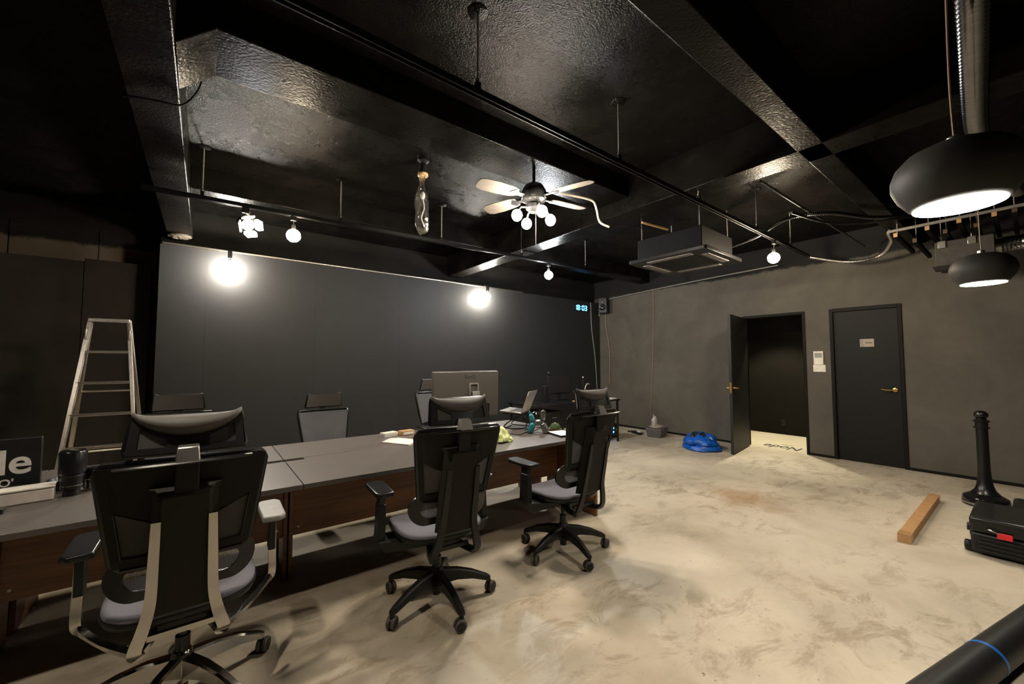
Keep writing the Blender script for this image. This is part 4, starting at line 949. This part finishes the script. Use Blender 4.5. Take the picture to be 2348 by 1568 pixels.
single('cable', 'red cable curling over the clear box at the left edge', 'cable', MB().tube(smooth_path([(-.90, 2.95, .80), (-.84, 2.97, .825), (-.79, 2.99, .815), (-.755, 2.99, .788)], 5), .005, 6), M_RED)
t = thing('sign_board', 'black sign board with pale lettering at the left edge', 'sign', (-1.008, 3.24, .71))
bd = MB().box(-.40, 0, 0, .335, .025, .275).build('board', M_BLACK, t, .003)
text_obj('lettering', 'Node', .175, M_TEXT, bd, axes((.305, -.002, .150), (1, 0, 0), (0, 0, 1)), .001, .003, 'RIGHT')
text_obj('subtitle', "VIDEO'", .052, M_TEXT, bd, axes((.245, -.002, .050), (1, 0, 0), (0, 0, 1)), .001, .001, 'RIGHT')

# rear work table in the corner
t = thing('work_table', 'thin-legged black table in the far corner behind the rightmost chair', 'table', (4.90, 4.85, 0))
MB().box(-.98, -.37, .715, .96, .37, .74).build('tabletop', M_SATIN, t, .003)
for sx in (-.93, .91):
    for sy in (-.34, .34): MB().box(sx - .014, sy - .014, 0, sx + .014, sy + .014, .715).build('leg', M_SATIN, t, .002)
    MB().box(sx - .010, -.325, .09, sx + .010, .325, .115).build('side_rail', M_SATIN, t, .002)
MB().box(-.91, .325, .09, .895, .345, .115).build('rear_rail', M_SATIN, t, .002)
t = thing('pedestal_cabinet', 'black drawer pedestal under the left part of the corner table', 'cabinet', (4.30, 4.80, 0))
MB().box(-.21, -.26, .02, .21, .26, .62).build('body', M_BLACK, t, .004)
for k in range(3):
    d_ = MB().box(-.20, -.272, .04 + k * .19, .20, -.2605, .22 + k * .19).build('drawer', M_SATIN, t, .003)
    MB().box(-.05, -.282, .15 + k * .19, .05, -.2725, .162 + k * .19).build('handle', M_STEEL, d_)
t = thing('monitor', 'small dark monitor on the corner table', 'monitor', (4.92, 5.05, .74))
MB().box(-.27, 0, .10, .27, .035, .42).build('housing', M_BLACK, t, .006); MB().box(-.255, -.002, .12, .255, -.0005, .405).build('screen', simple('screen_off', (.02, .019, .018), .35, spec=.2), t); MB().box(-.03, .0, .01, .03, .03, .12).build('neck', M_BLACK, t); MB().box(-.12, -.07, 0, .12, .09, .012).build('foot', M_BLACK, t, .003)
MB().sphere((-.24, .01, .455), .03, 12, 8).build('webcam', M_BLACK, t)
t = thing('desk_speaker', 'slim black speaker left of the small dark monitor', 'speaker', (4.45, 4.9, .74)); MB().box(-.045, -.05, 0, .045, .05, .26).build('cabinet', M_BLACK, t, .006); MB().lathe([(.03, 0), (.01, -.006)], 16, axes((0, -.051, .15), (1, 0, 0), (0, 0, 1))).build('cone', M_SATIN, t)
t = thing('antenna_router', 'upright black wireless router with a pale tip on the corner table', 'router', (5.62, 5.12, .74)); MB().box(-.06, -.05, 0, .06, .05, .03).build('body', M_BLACK, t, .006); MB().tube([(0, .02, .03), (0, .02, .36)], .014, 8).build('antenna', M_BLACK, t); MB().sphere((0, .02, .37), .014, 10, 8).build('tip', M_WHITE, t)
t = thing('black_carton', 'black box with white paper sticking out on the corner table', 'box', (5.42, 4.70, .74), 12); MB().box(-.14, -.10, 0, .12, .10, .17).build('carton', M_BLACK, t, .004)
MB().hexa([(.122, -.06, .01), (.17, -.06, .0), (.17, .08, .0), (.122, .08, .01)], [(.122, -.06, .16), (.215, -.05, .13), (.215, .08, .13), (.122, .08, .15)]).build('paper', M_PAPER, t)
t = thing('paper_stack', 'pale sheets lying at the right end of the corner table', 'papers', (5.74, 4.585, .74), 8); MB().box(-.085, -.06, 0, .085, .06, .012).build('sheets', M_PAPER, t, .001); MB().box(-.075, -.055, .0125, .08, .055, .016, Matrix.Rotation(R(6), 4, 'Z')).build('top_sheet', M_WHITE, t)
t = thing('wooden_tray', 'tan wooden tray on the corner table', 'tray', (4.98, 4.62, .74)); MB().box(-.12, -.07, 0, .12, .07, .012).build('base', M_LWOOD, t, .002); MB().box(-.12, -.07, .0125, .12, -.062, .03).build('rim', M_LWOOD, t)
single('cable', 'beige cable looping up from the corner table', 'cable', MB().tube(smooth_path([(5.16, 4.56, .80), (5.10, 4.54, .745), (4.96, 4.52, .77), (4.93, 4.52, .86), (4.99, 4.53, .93), (5.02, 4.53, 1.0), (5.08, 4.55, 1.03), (5.16, 4.58, 1.02)], 6), .008, 6), M_BEIGE)
t = thing('task_arm', 'small chrome desk lamp arm near the moss plate', 'lamp', (2.80, 3.32, .71)); MB().lathe([(.05, 0), (.05, .012), (.012, .02)], 20).build('base', M_SATIN, t); MB().tube(smooth_path([(0, 0, .02), (.0, 0, .08), (.02, 0, .12), (.06, 0, .13)], 4), .008, 8).build('arm', M_SATIN, t); MB().lathe([(.045, 0), (.03, .02), (.01, .025)], 20, Matrix.Translation((.08, 0, .115))).build('head', M_CHROME, t)
t = thing('network_box', 'black network box with blue and green lights under the corner table', 'router', (5.99, 4.86, 0)); MB().box(-.10, -.12, .01, .12, .12, .26).build('case', M_BLACK, t, .005)
for z in (.10, .17): MB().box(-.02, -.1235, z, .01, -.1205, z + .03).build('blue_light', M_LED1, t)
MB().box(.085, -.1235, .13, .105, -.1205, .165).build('green_light', M_LED2, t)
for x in (-.08, .10): MB().box(x - .012, -.11, 0, x + .012, .11, .0095).build('foot', M_SATIN, t)
# floor things by the right wall
t = thing('power_adapter', 'black power strip with tangled leads on the floor by the wall', 'power strip', (6.70, 4.75, 0), 70); MB().box(-.14, -.03, 0, .14, .03, .04).build('strip', M_BLACK, t, .006); MB().box(-.10, -.02, .0405, -.04, .02, .075).build('plug', M_WHITE, t, .006); MB().tube(smooth_path([(.14, 0, .02), (.22, .05, .015), (.28, -.03, .015), (.20, -.12, .015), (.05, -.10, .015), (-.06, -.12, .015)], 5), .008, 6).build('lead', M_BLACK, t)
t = thing('storage_bin', 'grey plastic bin with a crumpled clear bag by the right wall', 'bin', (6.78, 4.36, 0), 12)
MB().hexa([(-.16, -.12, 0), (.16, -.12, 0), (.16, .12, 0), (-.16, .12, 0)], [(-.19, -.15, .17), (.19, -.15, .17), (.19, .15, .17), (-.19, .15, .17)]).build('tub', simple('bin_grey', (.09, .085, .08), .5), t, .01)
lump((0, 0, .171), (.17, .13, .05), 4, .3).build('film', simple('dull_film', (.30, .27, .23), .35, var=.3, scale=25), t, angle=50)
lump((-.05, .03, .20), (.055, .05, .16), 9, .35, 3).build('bag_knot', simple('dull_film2', (.36, .33, .29), .35, var=.3, scale=25), t, angle=50)
t = thing('tarp_bundle', 'folded bright blue tarpaulin bundle on the floor by the open door', 'tarp', (6.42, 3.32, 0), 30)
lump((0, 0, 0), (.34, .29, .12), 2, .10, 1.6, 40, 18).build('lower_fold', M_BLUE, t, angle=60)
lump((.0, .02, .07), (.30, .25, .17), 6, .22, 2.0, 40, 18).build('upper_fold', M_BLUE, t, angle=60)
lump((-.05, .05, .19), (.14, .12, .07), 12, .3, 2.6).build('black_strap', M_BLACK, t, angle=60)
for (x, y, z, a) in ((-.20, -.12, .20, 20), (.16, -.17, .19, -30)): MB().box(-.03, -.02, -.003, .03, .02, .003, Matrix.Translation((x, y, z)) @ Matrix.Rotation(R(a), 4, 'Z') @ Matrix.Rotation(R(50), 4, 'X')).build('sticker', M_PAPER, t)
# barrier post
t = thing('barrier_post', 'black barrier post with a ball top on a round base', 'post', (6.03, .335, 0))
MB().lathe([(.145, 0), (.158, .01), (.158, .06), (.150, .085), (.11, .11), (.09, .12)], 40).build('base', M_GLOSS, t)
MB().lathe([(.1585, .02), (.161, .022), (.161, .034), (.1585, .036)], 40).build('base_ring', M_STEEL, t)
MB().lathe([(.098, .12), (.072, .15), (.056, .20), (.047, .27), (.042, .36), (.041, .74)], 32).build('pole', M_SATIN, t, angle=60)
MB().lathe([(.045, .74), (.056, .745), (.056, .755), (.044, .762), (.044, .80), (.055, .806), (.055, .818), (.036, .83), (.035, .838)], 28).build('collar', M_SATIN, t)
MB().sphere((0, 0, .872), .050, 20, 12, (1, 1, .85)).build('ball_top', M_SATIN, t)
# hard cases
t = thing('hard_case', 'black ribbed hard case with a red tag at the right edge', 'case', (4.72, -.05, 0))
MB().box(-.27, -.40, .02, .27, .38, .16).build('lower_shell', M_BLACK, t, .015); lid = MB().box(-.275, -.405, .163, .275, .385, .27).build('lid', M_SATIN, t, .018)
for k in range(4): MB().box(-.283, -.38, .04 + k * .028, -.2705, .34, .052 + k * .028).build('rib', M_SATIN, t, .003)
for yy in (-.2, .10): MB().box(-.292, yy - .03, .13, -.2755, yy + .03, .20).build('latch', M_GLOSS, t, .004)
MB().box(-.300, .185, .155, -.2925, .255, .195).build('red_tag', M_RED, t, .003)
MB().tube([(-.28, .30, .205), (-.30, .295, .205), (-.31, .27, .20), (-.301, .24, .19)], .004, 6).build('tag_ring', M_CHROME, t)
for x in (-.2, .2): MB().lathe([(.035, 0), (.038, .006), (.038, .03), (.03, .036)], 20, axes((x, .381, .040), (1, 0, 0), (0, 0, -1))).build('wheel', M_BLACK, t)
for x in (-.18, .05): MB().lathe([(.028, 0), (.028, .02)], 16, axes((x, .381, .17), (1, 0, 0), (0, 0, -1))).build('corner_knob', M_SATIN, t)
t = thing('hard_case', 'low black bag lying behind the ribbed case at the right edge', 'bag', (5.45, -.16, 0)); MB().box(-.30, -.45, 0, .30, .32, .19).build('body', M_BLACK, t, .03, seg=3); MB().box(-.305, -.3, .09, -.3005, .2, .12).build('zip', M_GREY, t)
t = thing('cardboard_box', 'long thin cardboard box lying on the bare concrete floor', 'box', (4.30, .66, 0), 0)
MB().box(0, -.038, 0, 1.55, .038, .065).build('carton', M_CARD, t, .003)
for x in (-.0006, 1.46): MB().box(x, -.0386, .001, x + .0906, .0386, .0656).build('tape', M_TAPE, t)
t = thing('backdrop_roll', 'black roll with a blue band lying at the bottom right corner', 'roll', (2.30, .295, .068), 0)
a = Vector((0, 0, 0)); d = Vector((.975, -.222, 0)).normalized()
MB().tube([a - d * .62, a + d * 1.35], .068, 36).build('sleeve', M_BLACK, t, .004)
MB().tube([a + d * .49, a + d * .512], .0690, 36).build('band', M_BLUET, t)
MB().tube([a + d * 1.3505, a + d * 1.38], .04, 24).build('core', M_GREY, t)
# spotlights on the near track, above and behind the camera
for (x, tg, pw_, lab) in ((-.35, (.6, .9, 0), 40, 'black spotlight on the near track above the camera'), (-1.6, (-1.2, 3.0, .7), 30, 'black spotlight on the near track left of the camera')):
    y = 1.70 + .075 * (x + 2.6) / 8.95
    t = thing('track_spotlight', lab, 'spotlight', (x, y, 2.784), 0, 'black spotlights on the near track')
    dv = (Vector(tg) - Vector((x, y, 2.65))).normalized(); Mq = Matrix.Translation((0, 0, -.12)) @ dv.to_track_quat('Z', 'Y').to_matrix().to_4x4()
    MB().box(-.04, -.018, -.03, .04, .018, -.001).build('adapter', M_SATIN, t, .004); MB().tube([(0, 0, -.03), (0, 0, -.12)], .008, 8).build('stem', M_SATIN, t)
    hd = MB().lathe([(.03, -.07), (.04, -.06), (.042, .07), (.036, .07), (.034, .03)], 24, Mq).build('head', M_SATIN, t)
    MB().lathe([(.033, .028), (.033, .031)], 20, Mq).build('lens', M_BULBN, hd)
    spot('track_spot_light', Vector((x, y, 2.784)) + Mq @ Vector((0, 0, .075)), tg, pw_, 75, .5, (1, .86, .66), .03)
